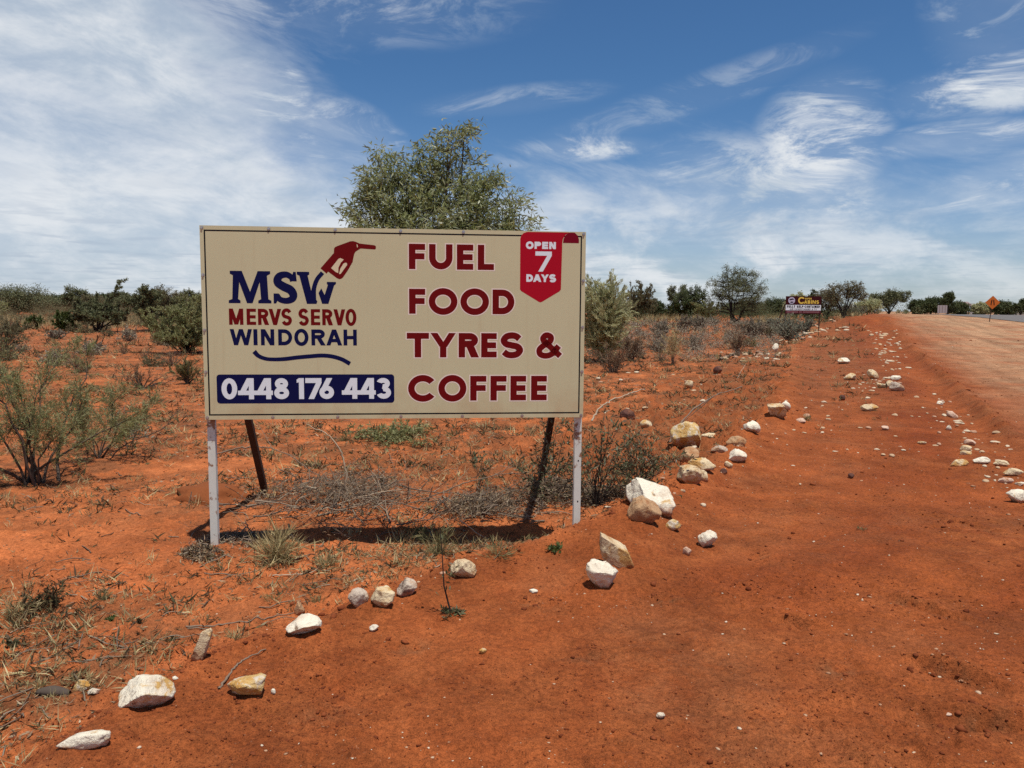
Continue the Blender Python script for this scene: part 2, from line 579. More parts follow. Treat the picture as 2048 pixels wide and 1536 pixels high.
M_SAND, t, b = new_mat('red_soil')
_a = t.node('ShaderNodeAttribute', _attribute_name='zone')
_s = t.node('ShaderNodeSeparateColor')
t.l.new(_a.outputs['Color'], _s.inputs[0])
zg, zr_, zl = _s.outputs
tc = t.node('ShaderNodeTexCoord').outputs['Object']
n1 = t.noise(tc, 0.7, 5, 0.6)
n2 = t.noise(tc, 5.5, 6, 0.62)
n3 = t.noise(tc, 46, 5, 0.72)
n4 = t.noise(tc, 190, 3, 0.7)
sand = t.mix(t.step(n2, 0.3, 0.7), (0.345, 0.098, 0.030), (0.47, 0.148, 0.050))
sand = t.mix(t.step(n1, 0.35, 0.7), sand, (0.33, 0.090, 0.028))
soil = t.mix(t.step(n2, 0.32, 0.68), (0.175, 0.044, 0.0125), (0.245, 0.070, 0.0210))
soil = t.mix(t.step(n1, 0.42, 0.68), soil, (0.255, 0.066, 0.0185))
road = t.mix(t.step(n2, 0.3, 0.7), (0.268, 0.146, 0.076), (0.358, 0.218, 0.125))
road = t.mix(t.step(t.noise(tc, 0.35, 4, 0.6), 0.48, 0.62), road, (0.29, 0.130, 0.066))
c = t.mix(zg, sand, soil)
c = t.mix(t.math('MULTIPLY', _a.outputs['Alpha'], t.step(n2, 0.30, 0.62, 0.35, 1.0)), c, (0.165, 0.036, 0.010))
c = t.mix(zr_, c, road)
crust = t.mix(n2, (0.150, 0.048, 0.018), (0.220, 0.086, 0.036))
c = t.mix(t.math('MULTIPLY', zl, t.step(t.noise(tc, 3.1, 8, 0.74), 0.36, 0.56)), c, crust)
patch = t.noise(tc, 1.9, 9, 0.72)
patch = t.math('ADD', 0.84, t.math('MULTIPLY', t.step(patch, 0.30, 0.70), 0.48))
sp_ = t.node('ShaderNodeSeparateXYZ')
t.l.new(tc, sp_.inputs[0])
ru = t.math('SUBTRACT', t.math('MULTIPLY', sp_.outputs[0], 0.917), t.math('MULTIPLY', sp_.outputs[1], 0.40))
rv = t.math('ADD', t.math('MULTIPLY', sp_.outputs[0], 0.40), t.math('MULTIPLY', sp_.outputs[1], 0.917))
streak = t.noise(t.xyz(t.math('MULTIPLY', ru, 1.5), t.math('MULTIPLY', rv, 0.07), 0.0), 1.0, 6, 0.65)
streak = t.math('ADD', 0.80, t.math('MULTIPLY', t.step(streak, 0.35, 0.65), 0.36))
patch = t.math('MULTIPLY', patch, t.math('ADD', t.math('SUBTRACT', 1.0, t.math('ADD', t.math('MULTIPLY', zr_, .7), .3)), t.math('MULTIPLY', t.math('ADD', t.math('MULTIPLY', zr_, .7), .3), streak)))
grain = t.math('ADD', t.math('MULTIPLY', t.step(n3, 0.28, 0.72), 0.62), t.math('ADD', 0.34, t.math('MULTIPLY', t.step(n4, 0.30, 0.70), 0.70)))
gm = t.node('ShaderNodeVectorMath', _operation='SCALE')
t.l.new(c, gm.inputs[0])
t.l.new(t.math('MULTIPLY', grain, patch), gm.inputs['Scale'])
# pale grit
vor = t.node('ShaderNodeTexVoronoi', _feature='F1')
t.put(vor.inputs['Vector'], tc)
vor.inputs['Scale'].default_value = 34
gr = t.math('MULTIPLY', t.step(vor.outputs['Distance'], 0.17, 0.10), t.step(t.noise(tc, 9, 3, 0.6), 0.52, 0.62))
grit = t.mix(t.math('MULTIPLY', gr, t.math('ADD', 0.10, t.math('MULTIPLY', zr_, 0.55))), gm.outputs[0], (0.55, 0.40, 0.28))
t.put(b.inputs['Base Color'], grit)
b.inputs['Roughness'].default_value = 0.95
b.inputs['Specular IOR Level'].default_value = 0.12
bp = t.node('ShaderNodeBump')
bp.inputs['Distance'].default_value = 0.011
bp.inputs['Strength'].default_value = 0.85
t.put(bp.inputs['Height'], t.math('ADD', n3, t.math('MULTIPLY', n4, 0.35)))
t.l.new(bp.outputs[0], b.inputs['Normal'])


def clod_mat(name, a, bb):
    m, t, b = new_mat(name)
    rnd = t.node('ShaderNodeNewGeometry').outputs['Random Per Island']
    tc = t.node('ShaderNodeTexCoord').outputs['Object']
    c = t.mix(rnd, a, bb)
    gm = t.node('ShaderNodeVectorMath', _operation='SCALE')
    t.l.new(c, gm.inputs[0])
    t.l.new(t.math('ADD', 0.6, t.math('MULTIPLY', t.noise(tc, 80, 4, 0.7), 0.8)), gm.inputs['Scale'])
    t.l.new(gm.outputs[0], b.inputs['Base Color'])
    b.inputs['Roughness'].default_value = 0.95
    b.inputs['Specular IOR Level'].default_value = 0.1
    return m


M_CLOD = clod_mat('soil_crumb', (0.12, 0.030, 0.012), (0.22, 0.060, 0.022))
M_PEB = leaf_mat('pale_grit', [(0.26, 0.12, 0.06), (0.42, 0.24, 0.14), (0.50, 0.37, 0.25), (0.60, 0.50, 0.38)], 0, 0.85, 0.2)
M_ASPH = paint('asphalt', (0.135, 0.122, 0.115), 0.9, 0.25, 3.0, 0.2)
M_WHITE = rock_mat('white_silcrete', (0.76, 0.69, 0.55), (0.54, 0.34, 0.14), (0.27, 0.19, 0.13), 0.56, 0.67, 0.59, 0.68)
M_STAINED = rock_mat('stained_white_silcrete', (0.76, 0.69, 0.55), (0.56, 0.34, 0.10), (0.25, 0.17, 0.12), 0.53, 0.63, 0.57, 0.66)
M_CREAM = rock_mat('cream_silcrete', (0.66, 0.53, 0.34), (0.50, 0.28, 0.09), (0.24, 0.15, 0.09), 0.48, 0.62, 0.54, 0.66)
M_OCHRE = rock_mat('ochre_silcrete', (0.60, 0.42, 0.18), (0.48, 0.25, 0.06), (0.60, 0.52, 0.41), 0.44, 0.58, 0.50, 0.60)
M_TAN = rock_mat('tan_silcrete', (0.46, 0.29, 0.16), (0.36, 0.17, 0.075), (0.22, 0.13, 0.08), 0.46, 0.64, 0.56, 0.70)
M_GREY = rock_mat('grey_silcrete', (0.52, 0.43, 0.34), (0.40, 0.22, 0.12), (0.20, 0.14, 0.11), 0.50, 0.64, 0.52, 0.64)
M_DARK = rock_mat('dark_ironstone', (0.10, 0.045, 0.035), (0.16, 0.06, 0.035), (0.05, 0.03, 0.03))
M_PINK = rock_mat('pinkish_silcrete', (0.62, 0.43, 0.32), (0.46, 0.22, 0.11), (0.34, 0.18, 0.11), 0.54, 0.68, 0.6, 0.72)
SMALL = [rock_mat('small_white_stone', (0.56, 0.46, 0.33), (0.52, 0.32, 0.15), (0.34, 0.24, 0.17), 0.58, 0.70, 0.66, 0.76, .0005),
         rock_mat('small_cream_stone', (0.46, 0.33, 0.21), (0.48, 0.27, 0.12), (0.30, 0.19, 0.12), 0.52, 0.66, 0.64, 0.74, .0005),
         rock_mat('small_pinkish_stone', (0.42, 0.25, 0.165), (0.42, 0.20, 0.10), (0.28, 0.15, 0.09), 0.52, 0.66, 0.64, 0.74, .0005)]
RM = dict(W=M_WHITE, C=M_CREAM, O=M_OCHRE, T=M_TAN, G=M_GREY, D=M_DARK, P=M_PINK, S=M_STAINED)

M_BARK = paint('grey_bark', (0.085, 0.065, 0.052), 0.9, 0.4, 9, 0.1)
M_BARKD = paint('dark_bark', (0.035, 0.028, 0.024), 0.9, 0.4, 9, 0.1)
M_STICK = paint('weathered_wood', (0.20, 0.145, 0.105), 0.85, 0.3, 25, 0.1)
M_PALESTICK = paint('bleached_wood', (0.40, 0.31, 0.22), 0.85, 0.25, 25, 0.1)
M_LITTER = leaf_mat('dry_leaf', [(0.16, 0.075, 0.035), (0.25, 0.14, 0.07), (0.35, 0.24, 0.15), (0.10, 0.05, 0.03), (0.20, 0.16, 0.09), (0.46, 0.36, 0.24)], 0.1, 0.8, 0.1)
M_TWIG = leaf_mat('dead_twig', [(0.14, 0.10, 0.075), (0.26, 0.20, 0.145), (0.08, 0.055, 0.042), (0.36, 0.29, 0.21)], 0, 0.9, 0.1)
M_HERB = leaf_mat('withered_herb', [(0.055, 0.035, 0.022), (0.09, 0.055, 0.03), (0.13, 0.10, 0.045), (0.06, 0.06, 0.03)], 0.1, 0.8, 0.1)
M_STRAW = leaf_mat('dry_grass', [(0.40, 0.30, 0.14), (0.56, 0.45, 0.24), (0.32, 0.25, 0.12), (0.28, 0.26, 0.12)], 0.2, 0.7, 0.2)
M_GREENGRASS = leaf_mat('half_green_grass', [(0.13, 0.14, 0.055), (0.22, 0.20, 0.09), (0.30, 0.25, 0.12), (0.09, 0.10, 0.04)], 0.25, 0.65, 0.2)
M_GUM = leaf_mat('gum_leaf', [(0.15, 0.18, 0.06), (0.26, 0.29, 0.12), (0.44, 0.46, 0.29), (0.20, 0.235, 0.08), (0.34, 0.32, 0.12)], 0.5, 0.40, 0.5)
M_MULGA = leaf_mat('mulga_leaf', [(0.10, 0.11, 0.050), (0.15, 0.16, 0.076), (0.21, 0.212, 0.11)], 0.35, 0.6, 0.3)
M_DKGREEN = leaf_mat('dark_green_leaf', [(0.052, 0.068, 0.026), (0.085, 0.105, 0.040), (0.13, 0.145, 0.066)], 0.35, 0.55, 0.3)
M_GREEN = leaf_mat('fresh_green_leaf', [(0.050, 0.075, 0.020), (0.085, 0.115, 0.030), (0.12, 0.14, 0.05)], 0.3, 0.5, 0.3)
M_OLIVE = leaf_mat('olive_needle', [(0.16, 0.165, 0.06), (0.24, 0.245, 0.105), (0.34, 0.325, 0.165), (0.18, 0.21, 0.06)], 0.35, 0.6, 0.3)
M_PALEGR = leaf_mat('pale_grey_green_needle', [(0.31, 0.32, 0.15), (0.45, 0.45, 0.24), (0.55, 0.53, 0.33)], 0.4, 0.6, 0.3)
M_SALT = leaf_mat('grey_saltbush_leaf', [(0.20, 0.165, 0.12), (0.28, 0.24, 0.175), (0.34, 0.30, 0.23)], 0.15, 0.8, 0.1)
M_SALTG = leaf_mat('blue_grey_saltbush_leaf', [(0.18, 0.18, 0.13), (0.25, 0.25, 0.185), (0.33, 0.325, 0.25)], 0.15, 0.8, 0.1)
M_BROWN = leaf_mat('brown_olive_leaf', [(0.13, 0.11, 0.062), (0.19, 0.16, 0.088), (0.15, 0.15, 0.072)], 0.35, 0.7, 0.2)
M_RUST = leaf_mat('reddish_dry_twig', [(0.15, 0.085, 0.05), (0.22, 0.14, 0.085), (0.12, 0.09, 0.05)], 0.1, 0.8, 0.1)
M_BROAD = leaf_mat('broad_green_leaf', [(0.055, 0.070, 0.028), (0.095, 0.11, 0.048), (0.16, 0.165, 0.085), (0.15, 0.105, 0.055), (0.10, 0.07, 0.04)], 0.25, 0.5, 0.4)

# ------------------------------------------------------------------ ground
def ground():
    rr = [0.02, 0.25, 0.5, 0.75, 1.0]
    while rr[-1] < 2.0:
        rr.append(rr[-1] * 1.012)
    while rr[-1] < 9.0:
        rr.append(rr[-1] * 1.0036)
    while rr[-1] < 70:
        rr.append(rr[-1] * 1.0068)
    while rr[-1] < 9000:
        rr.append(rr[-1] * 1.035)
    r = np.array(rr)
    a = np.concatenate([np.arange(-48, 48, 0.17), np.arange(48, 312, 3.0)])
    a = np.radians(a)
    X = r[:, None] * np.sin(a)[None, :]
    Y = r[:, None] * np.cos(a)[None, :]
    Z = land(X, Y)
    Z = np.where(r[:, None] > 900, Z * np.clip(1 - (r[:, None] - 900) / 3000, 0, 1), Z)
    V = np.stack([X, Y, Z], -1).reshape(-1, 3)
    nr, na = len(r), len(a)
    i = np.arange(nr - 1)[:, None] * na
    j = np.arange(na)[None, :]
    j2 = (j + 1) % na
    Fq = np.stack([i + j, i + na + j, i + na + j2, i + j2], -1).reshape(-1, 4)
    o = mesh_obj('ground', V, Fq, M_SAND, smooth=True)
    x, y = V[:, 0], V[:, 1]
    s = side(x, y)
    nz = fbm(x * 1.3, y * 1.3, 3, 111)
    g = sstep(-0.35, 0.25, s + 0.22 * nz)
    g = np.maximum(g, .85 * sstep(-3.0, -1.8, s + .8 * nz) * sstep(5.5, 8, y) * sstep(30, 18, y))
    e = x - road_edge(y)
    rd = sstep(-0.25, 1.0, e / (1 + 0.03 * y) + 0.30 * fbm(x * 0.5, y * 0.25, 3, 121)) * sstep(6, 12, y) * (.72 + .28 * sstep(1, 5, e))
    bush = 1 - sstep(-0.4, 0.1, s + 0.2 * nz)
    lit = bush * np.clip(0.82 + 0.7 * fbm(x * 0.55, y * 0.55, 4, 131), 0, 1)
    # swept bare sand left of and in front of the sign
    lit = lit * (1 - 0.75 * np.exp(-(((x + 2.9) / 1.6) ** 2 + ((y - 5.0) / 0.9) ** 2)))
    lit = np.maximum(lit, 0.95 * sstep(0.4, 0.8, bush) * sstep(9, 26, y))
    # verge between rock line and road
    lit = np.maximum(lit, 0.75 * (1 - bush) * sstep(10, 18, y) * (1 - sstep(-1.2, -0.4, e / (1 + 0.04 * y))))
    # churned dark soil on the wheel ridge and where feet and tyres dug in
    ridge = np.exp(-((e + 0.15) / np.clip(.09 + .006 * y, .1, .5)) ** 2) * sstep(7, 10, y) * np.clip(.5 + 1.2 * fbm(x * 2, y * 2, 3, 191), 0, 1)
    rd = rd * (1 - .8 * ridge)
    lit = np.maximum(lit, .8 * ridge)
    for (qx, qy, qa, ql, qw, qd) in SCUFF:
        c_, s_ = math.cos(qa), math.sin(qa)
        a_, b2 = ((x - qx) * c_ + (y - qy) * s_) / (ql * 1.1), (-(x - qx) * s_ + (y - qy) * c_) / (qw * 1.3) + .6
        lit = np.maximum(lit, np.exp(-a_ * a_ - b2 * b2) * np.clip(.6 + 1.4 * fbm(x * 14, y * 14, 2, 193), 0, 1))
    lit = np.maximum(lit, g * .45 * np.clip(1.6 * fbm(x * .8, y * .8, 4, 195) - .12, 0, 1))
    # wheel-packed redder bands along the shoulder
    wob = .25 * pnoise(y * .25, y * 0 + 3.3, 197)
    trk = .9 * np.exp(-((s - 1.9 - wob) / .55) ** 4) + .7 * np.exp(-((s - 3.5 - wob) / .35) ** 4) + .6 * np.exp(-((e + 1.1 + .02 * y) / (.4 + .01 * y)) ** 2) * sstep(8, 12, y)
    trk = np.clip(trk * np.clip(.55 + .9 * fbm(x * .7, y * .35, 3, 199), 0, 1), 0, 1) * g * sstep(2.5, 4, y)
    col = np.stack([g, rd, np.clip(lit, 0, 1), trk], -1).astype(np.float32)
    at_ = o.data.color_attributes.new('zone', 'FLOAT_COLOR', 'POINT')
    at_.data.foreach_set('color', col.ravel())
    tag(o, kind='structure', label='red outback soil with a graded shoulder and pale gravel pad')


ground()


def strip(name, pts_l, pts_r, mat, lift):
    n = 40
    Lp, Rp = np.array(pts_l, float), np.array(pts_r, float)
    tt = np.linspace(0, 1, n)
    k = np.linspace(0, 1, len(Lp))
    a = np.stack([np.interp(tt, k, Lp[:, q]) for q in (0, 1)], -1)
    c = np.stack([np.interp(tt, k, Rp[:, q]) for q in (0, 1)], -1)
    w = np.linspace(0, 1, 14)
    G = a[:, None, :] * (1 - w)[None, :, None] + c[:, None, :] * w[None, :, None]
    z = land(G[..., 0], G[..., 1], False) + lift
    V = np.concatenate([G, z[..., None]], -1).reshape(-1, 3)
    i = np.arange(n - 1)[:, None] * 14
    j = np.arange(13)[None, :]
    Fq = np.stack([i + j, i + j + 1, i + 15 + j, i + 14 + j], -1).reshape(-1, 4)
    return mesh_obj(name, V, Fq, mat, smooth=True)


rd = strip('road', [(27, 30), (34.5, 50), (46, 80), (66, 130)], [(36, 30), (44, 50), (56, 80), (77, 130)], M_ASPH, 0.03)
tag(rd, kind='structure', label='grey sealed road beyond the gravel pad')


# ---- loose grit and crumbs
def ico(sub):
    bm = bmesh.new()
    bmesh.ops.create_icosphere(bm, subdivisions=sub, radius=1.0)
    v = np.array([p.co[:] for p in bm.verts])
    f = np.array([[q.index for q in p.verts] for p in bm.faces])
    bm.free()
    return v, f


ICO = {k: ico(k) for k in (1, 2, 3, 4)}


def scatter(n, rmin, rmax, keep, half=50.0, power=0.0):
    n = int(n * 1.32)
    u = rng.random(n)
    r = np.exp(np.log(rmin) + u * (np.log(rmax) - np.log(rmin)))
    a = np.radians((rng.random(n) * 2 - 1) * half)
    x, y = r * np.sin(a), r * np.cos(a)
    k = rng.random(n) < keep(x, y)
    return x[k], y[k]


def lumps(x, y, size, flat, sink=0.25):
    v, f = ICO[1]
    N = len(x)
    z = land(x, y)
    V = np.repeat(v[None], N, 0) * (1 + 0.95 * (rng.random((N, len(v), 1)) - 0.5))
    sc = size[:, None] * (0.6 + 0.8 * rng.random((N, 3)))
    sc[:, 2] *= flat
    an = rng.random(N) * 6.28
    V = V * sc[:, None, :]
    ca, sa = np.cos(an)[:, None], np.sin(an)[:, None]
    vx = V[..., 0] * ca - V[..., 1] * sa
    vy = V[..., 0] * sa + V[..., 1] * ca
    P = np.stack([vx + x[:, None], vy + y[:, None], V[..., 2] + (z + sc[:, 2] * (1 - 2 * sink) * 0.8)[:, None]], -1)
    Fq = f[None] + (np.arange(N) * len(v))[:, None, None]
    return P.reshape(-1, 3), Fq.reshape(-1, 3)


def clod_keep(x, y):
    s = side(x, y)
    e = x - road_edge(y)
    g = sstep(-0.5, 0.2, s)
    d = g * np.clip(0.22 + 0.9 * fbm(x * 0.9, y * 0.9, 3, 141), 0.03, 1)
    d = np.maximum(d, 0.9 * np.exp(-(s / 0.35) ** 2))
    d = np.maximum(d, .9 * sstep(-3.2, -1.0, s) * sstep(.4, 0, s) * sstep(5.5, 8, y) * sstep(28, 16, y))
    d = np.maximum(d, sstep(7, 10, y) * np.exp(-((e + 0.1) / (0.15 + 0.008 * y)) ** 2))
    for (qx, qy, qa, ql, qw, qd) in SCUFF:
        d = np.maximum(d, 0.9 * np.exp(-(((x - qx) ** 2 + (y - qy) ** 2) / (ql * 1.1) ** 2)))
    return np.clip(d, 0.05, 1)


x, y = scatter(105000, 2.2, 50, clod_keep)
sz = np.clip(rng.lognormal(-6.35, 0.5, len(x)), 0.0008, 0.0085) * (1 + 0.11 * y)
V, Fq = lumps(x, y, sz, 0.6)
tag(mesh_obj('soil_crumbs', V, Fq, M_CLOD), 'dark red soil crumbs strewn over the graded earth', 'soil crumbs', kind='stuff')


def coarse_keep(x, y):
    s = side(x, y)
    e = x - road_edge(y)
    d = .8 * np.exp(-((s + .02) / .22) ** 2) * np.clip(.3 + 1.2 * fbm(x * 1.4, y * 1.4, 3, 143), 0, 1) * sstep(14, 8, y)
    d = np.maximum(d, .9 * sstep(7, 10, y) * np.exp(-((e + .12) / (.10 + .005 * y)) ** 2))
    d = np.maximum(d, .25 * sstep(-4.5, -1.5, s) * sstep(.2, -.1, s) * sstep(6, 9, y) * sstep(26, 14, y))
    for off in (1.45, 2.3, 3.15, 3.9):
        d = np.maximum(d, .45 * np.exp(-((s - off - .12 * pnoise(y * .3, y * 0 + off, 81)) / .07) ** 2) * np.clip(.3 + 1.3 * pnoise(x * .8, y * .8, 87), 0, 1) * sstep(3, 5, y))
    for (qx, qy, qa, ql, qw, qd) in SCUFF:
        d = np.maximum(d, .8 * np.exp(-(((x - qx) ** 2 + (y - qy) ** 2) / (ql * .8) ** 2)))
    return d + .01


x, y = scatter(14000, 2.4, 40, coarse_keep)
sz = np.clip(rng.lognormal(-5.0, 0.45, len(x)), 0.004, 0.016) * (1 + 0.06 * y)
V, Fq = lumps(x, y, sz, 0.6, .35)
tag(mesh_obj('soil_clods', V, Fq, M_CLOD), 'coarser red clods along the bank and the wheel ridge', 'soil clods', kind='stuff')


def peb_keep(x, y):
    s = side(x, y)
    e = x - road_edge(y)
    g = sstep(-0.2, 0.6, s)
    d = g * np.clip(0.10 + 0.75 * fbm(x * 0.8, y * 0.8, 3, 151), 0.02, 1) + 0.04
    d = np.maximum(d, 0.8 * np.exp(-((s - 0.2) / 0.5) ** 2) * sstep(5, 9, y))
    band = np.exp(-((e + 2.3 + 0.03 * y) / (0.5 + 0.03 * y)) ** 2)
    d = np.maximum(d, 1.3 * band * sstep(5, 8, y) * np.clip(0.55 + fbm(x * 0.7, y * 0.7, 2, 161), 0, 1))
    d = np.maximum(d, 0.5 * sstep(1.5, 4, e) * sstep(15, 22, y))
    return np.clip(d, 0, 1)


x, y = scatter(17000, 2.2, 60, peb_keep)
sz = np.clip(rng.lognormal(-6.1, 0.55, len(x)), 0.0009, 0.012) * (1 + 0.11 * np.minimum(y, 30))
V, Fq = lumps(x, y, sz, 0.5)
tag(mesh_obj('pale_gravel', V, Fq, M_PEB), 'small pale gravel bits sprinkled over the red ground', 'gravel', kind='stuff')


# ---- litter on the bush side
def bush_keep(x, y):
    s = side(x, y)
    d = (1 - sstep(-0.5, 0.05, s)) * np.clip(0.58 + 0.9 * fbm(x * 0.6, y * 0.6, 4, 171), 0.03, 1)
    bare = np.exp(-(((x + 2.9) / 1.5) ** 2 + ((y - 5.0) / 0.8) ** 2))
    return np.clip(d * (1 - 0.85 * bare), 0, 1)


x, y = scatter(58000, 2.6, 45, bush_keep)
z = land(x, y)
N = len(x)
d = rng.normal(size=(N, 3))
d[:, 2] = np.abs(d[:, 2]) * 0.22
k = 1 + 0.09 * y
V, Fq = leaf_arrays(np.stack([x, y, z + 0.004], -1), d, (0.012 + 0.026 * rng.random(N)) * k, (0.003 + 0.006 * rng.random(N)) * k, curl=0.4)
tag(mesh_obj('leaf_litter', V, Fq, M_LITTER), 'brown dry leaves littering the bushland sand', 'leaf litter', kind='stuff')


def verge_keep(x, y):
    s = side(x, y)
    e = x - road_edge(y)
    v = sstep(-0.1, 0.6, s) * (1 - sstep(-2.5, -1.2, e)) * sstep(9, 15, y) * 0.5 * np.clip(0.5 + fbm(x * 0.5, y * 0.5, 3, 181), 0, 1)
    return np.maximum(bush_keep(x, y) * 0.9, v)


# withered herbs: little sprays of dark blades
x, y = scatter(21000, 3.0, 80, verge_keep)
z = land(x, y)
N, B = len(x), 9
d = rng.normal(size=(N, B, 3)) * np.array([1, 1, 0.5])
d[..., 2] = np.abs(d[..., 2]) + 0.25
hgt = (0.012 + 0.042 * rng.random((N, 1)) ** 2) * (0.75 + 0.14 * y[:, None])
P = np.stack([x, y, z], -1)[:, None, :] + rng.normal(size=(N, B, 3)) * hgt[..., None] * np.array([0.45, 0.45, 0])
V, Fq = leaf_arrays(P.reshape(-1, 3), d.reshape(-1, 3), (hgt * (0.6 + 0.8 * rng.random((N, B)))).ravel(), (hgt * 0.14 * (0.5 + rng.random((N, B)))).ravel(), curl=0.5)
tag(mesh_obj('withered_herbs', V, Fq, M_HERB), 'tiny dark withered herbs dotted over the sandy flat', 'ground cover', kind='stuff')

x, y = scatter(8500, 3.0, 80, verge_keep)
z = land(x, y)
N, B = len(x), 14
d = rng.normal(size=(N, B, 3)) * np.array([0.6, 0.6, 0.3])
d[..., 2] = np.abs(d[..., 2]) + 0.45
hgt = (0.016 + 0.05 * rng.random((N, 1)) ** 2) * (1 + 0.11 * y[:, None])
P = np.stack([x, y, z], -1)[:, None, :] + rng.normal(size=(N, B, 3)) * hgt[..., None] * np.array([0.35, 0.35, 0])
V, Fq = leaf_arrays(P.reshape(-1, 3), d.reshape(-1, 3), (hgt * (0.6 + 0.8 * rng.random((N, B)))).ravel(), (hgt * 0.06 * (0.5 + rng.random((N, B)))).ravel(), curl=0.6)
tag(mesh_obj('sparse_grass', V, Fq, M_STRAW), 'thin dry grass sprigs on the bushland floor', 'grass', kind='stuff')

# fine fallen twigs
x, y = scatter(2600, 3.0, 22, bush_keep)
polys, rad = [], []
for i in range(len(x)):
    n = 5
    L = (0.05 + 0.25 * rng.random() ** 2) * (1 + 0.04 * y[i])
    an = rng.random() * 6.28
    tt = np.linspace(0, 1, n)
    bend = (rng.random() - 0.5) * 0.7
    aa = an + bend * tt
    P = np.stack([x[i] + np.cumsum(np.cos(aa)) * L / n, y[i] + np.cumsum(np.sin(aa)) * L / n, tt * 0], -1)
    P[:, 2] = land(P[:, 0], P[:, 1]) + 0.004 + 0.02 * rng.random() * np.sin(tt * 3.1)
    polys.append(P)
    rad.append(np.full(n, (0.0012 + 0.0022 * rng.random()) * (1 + 0.05 * y[i])))
V, Fq = many_tubes(polys, rad, 3)
tag(mesh_obj('fallen_twigs', V, Fq, M_TWIG), 'thin fallen twigs scattered on the sand', 'twigs', kind='stuff')

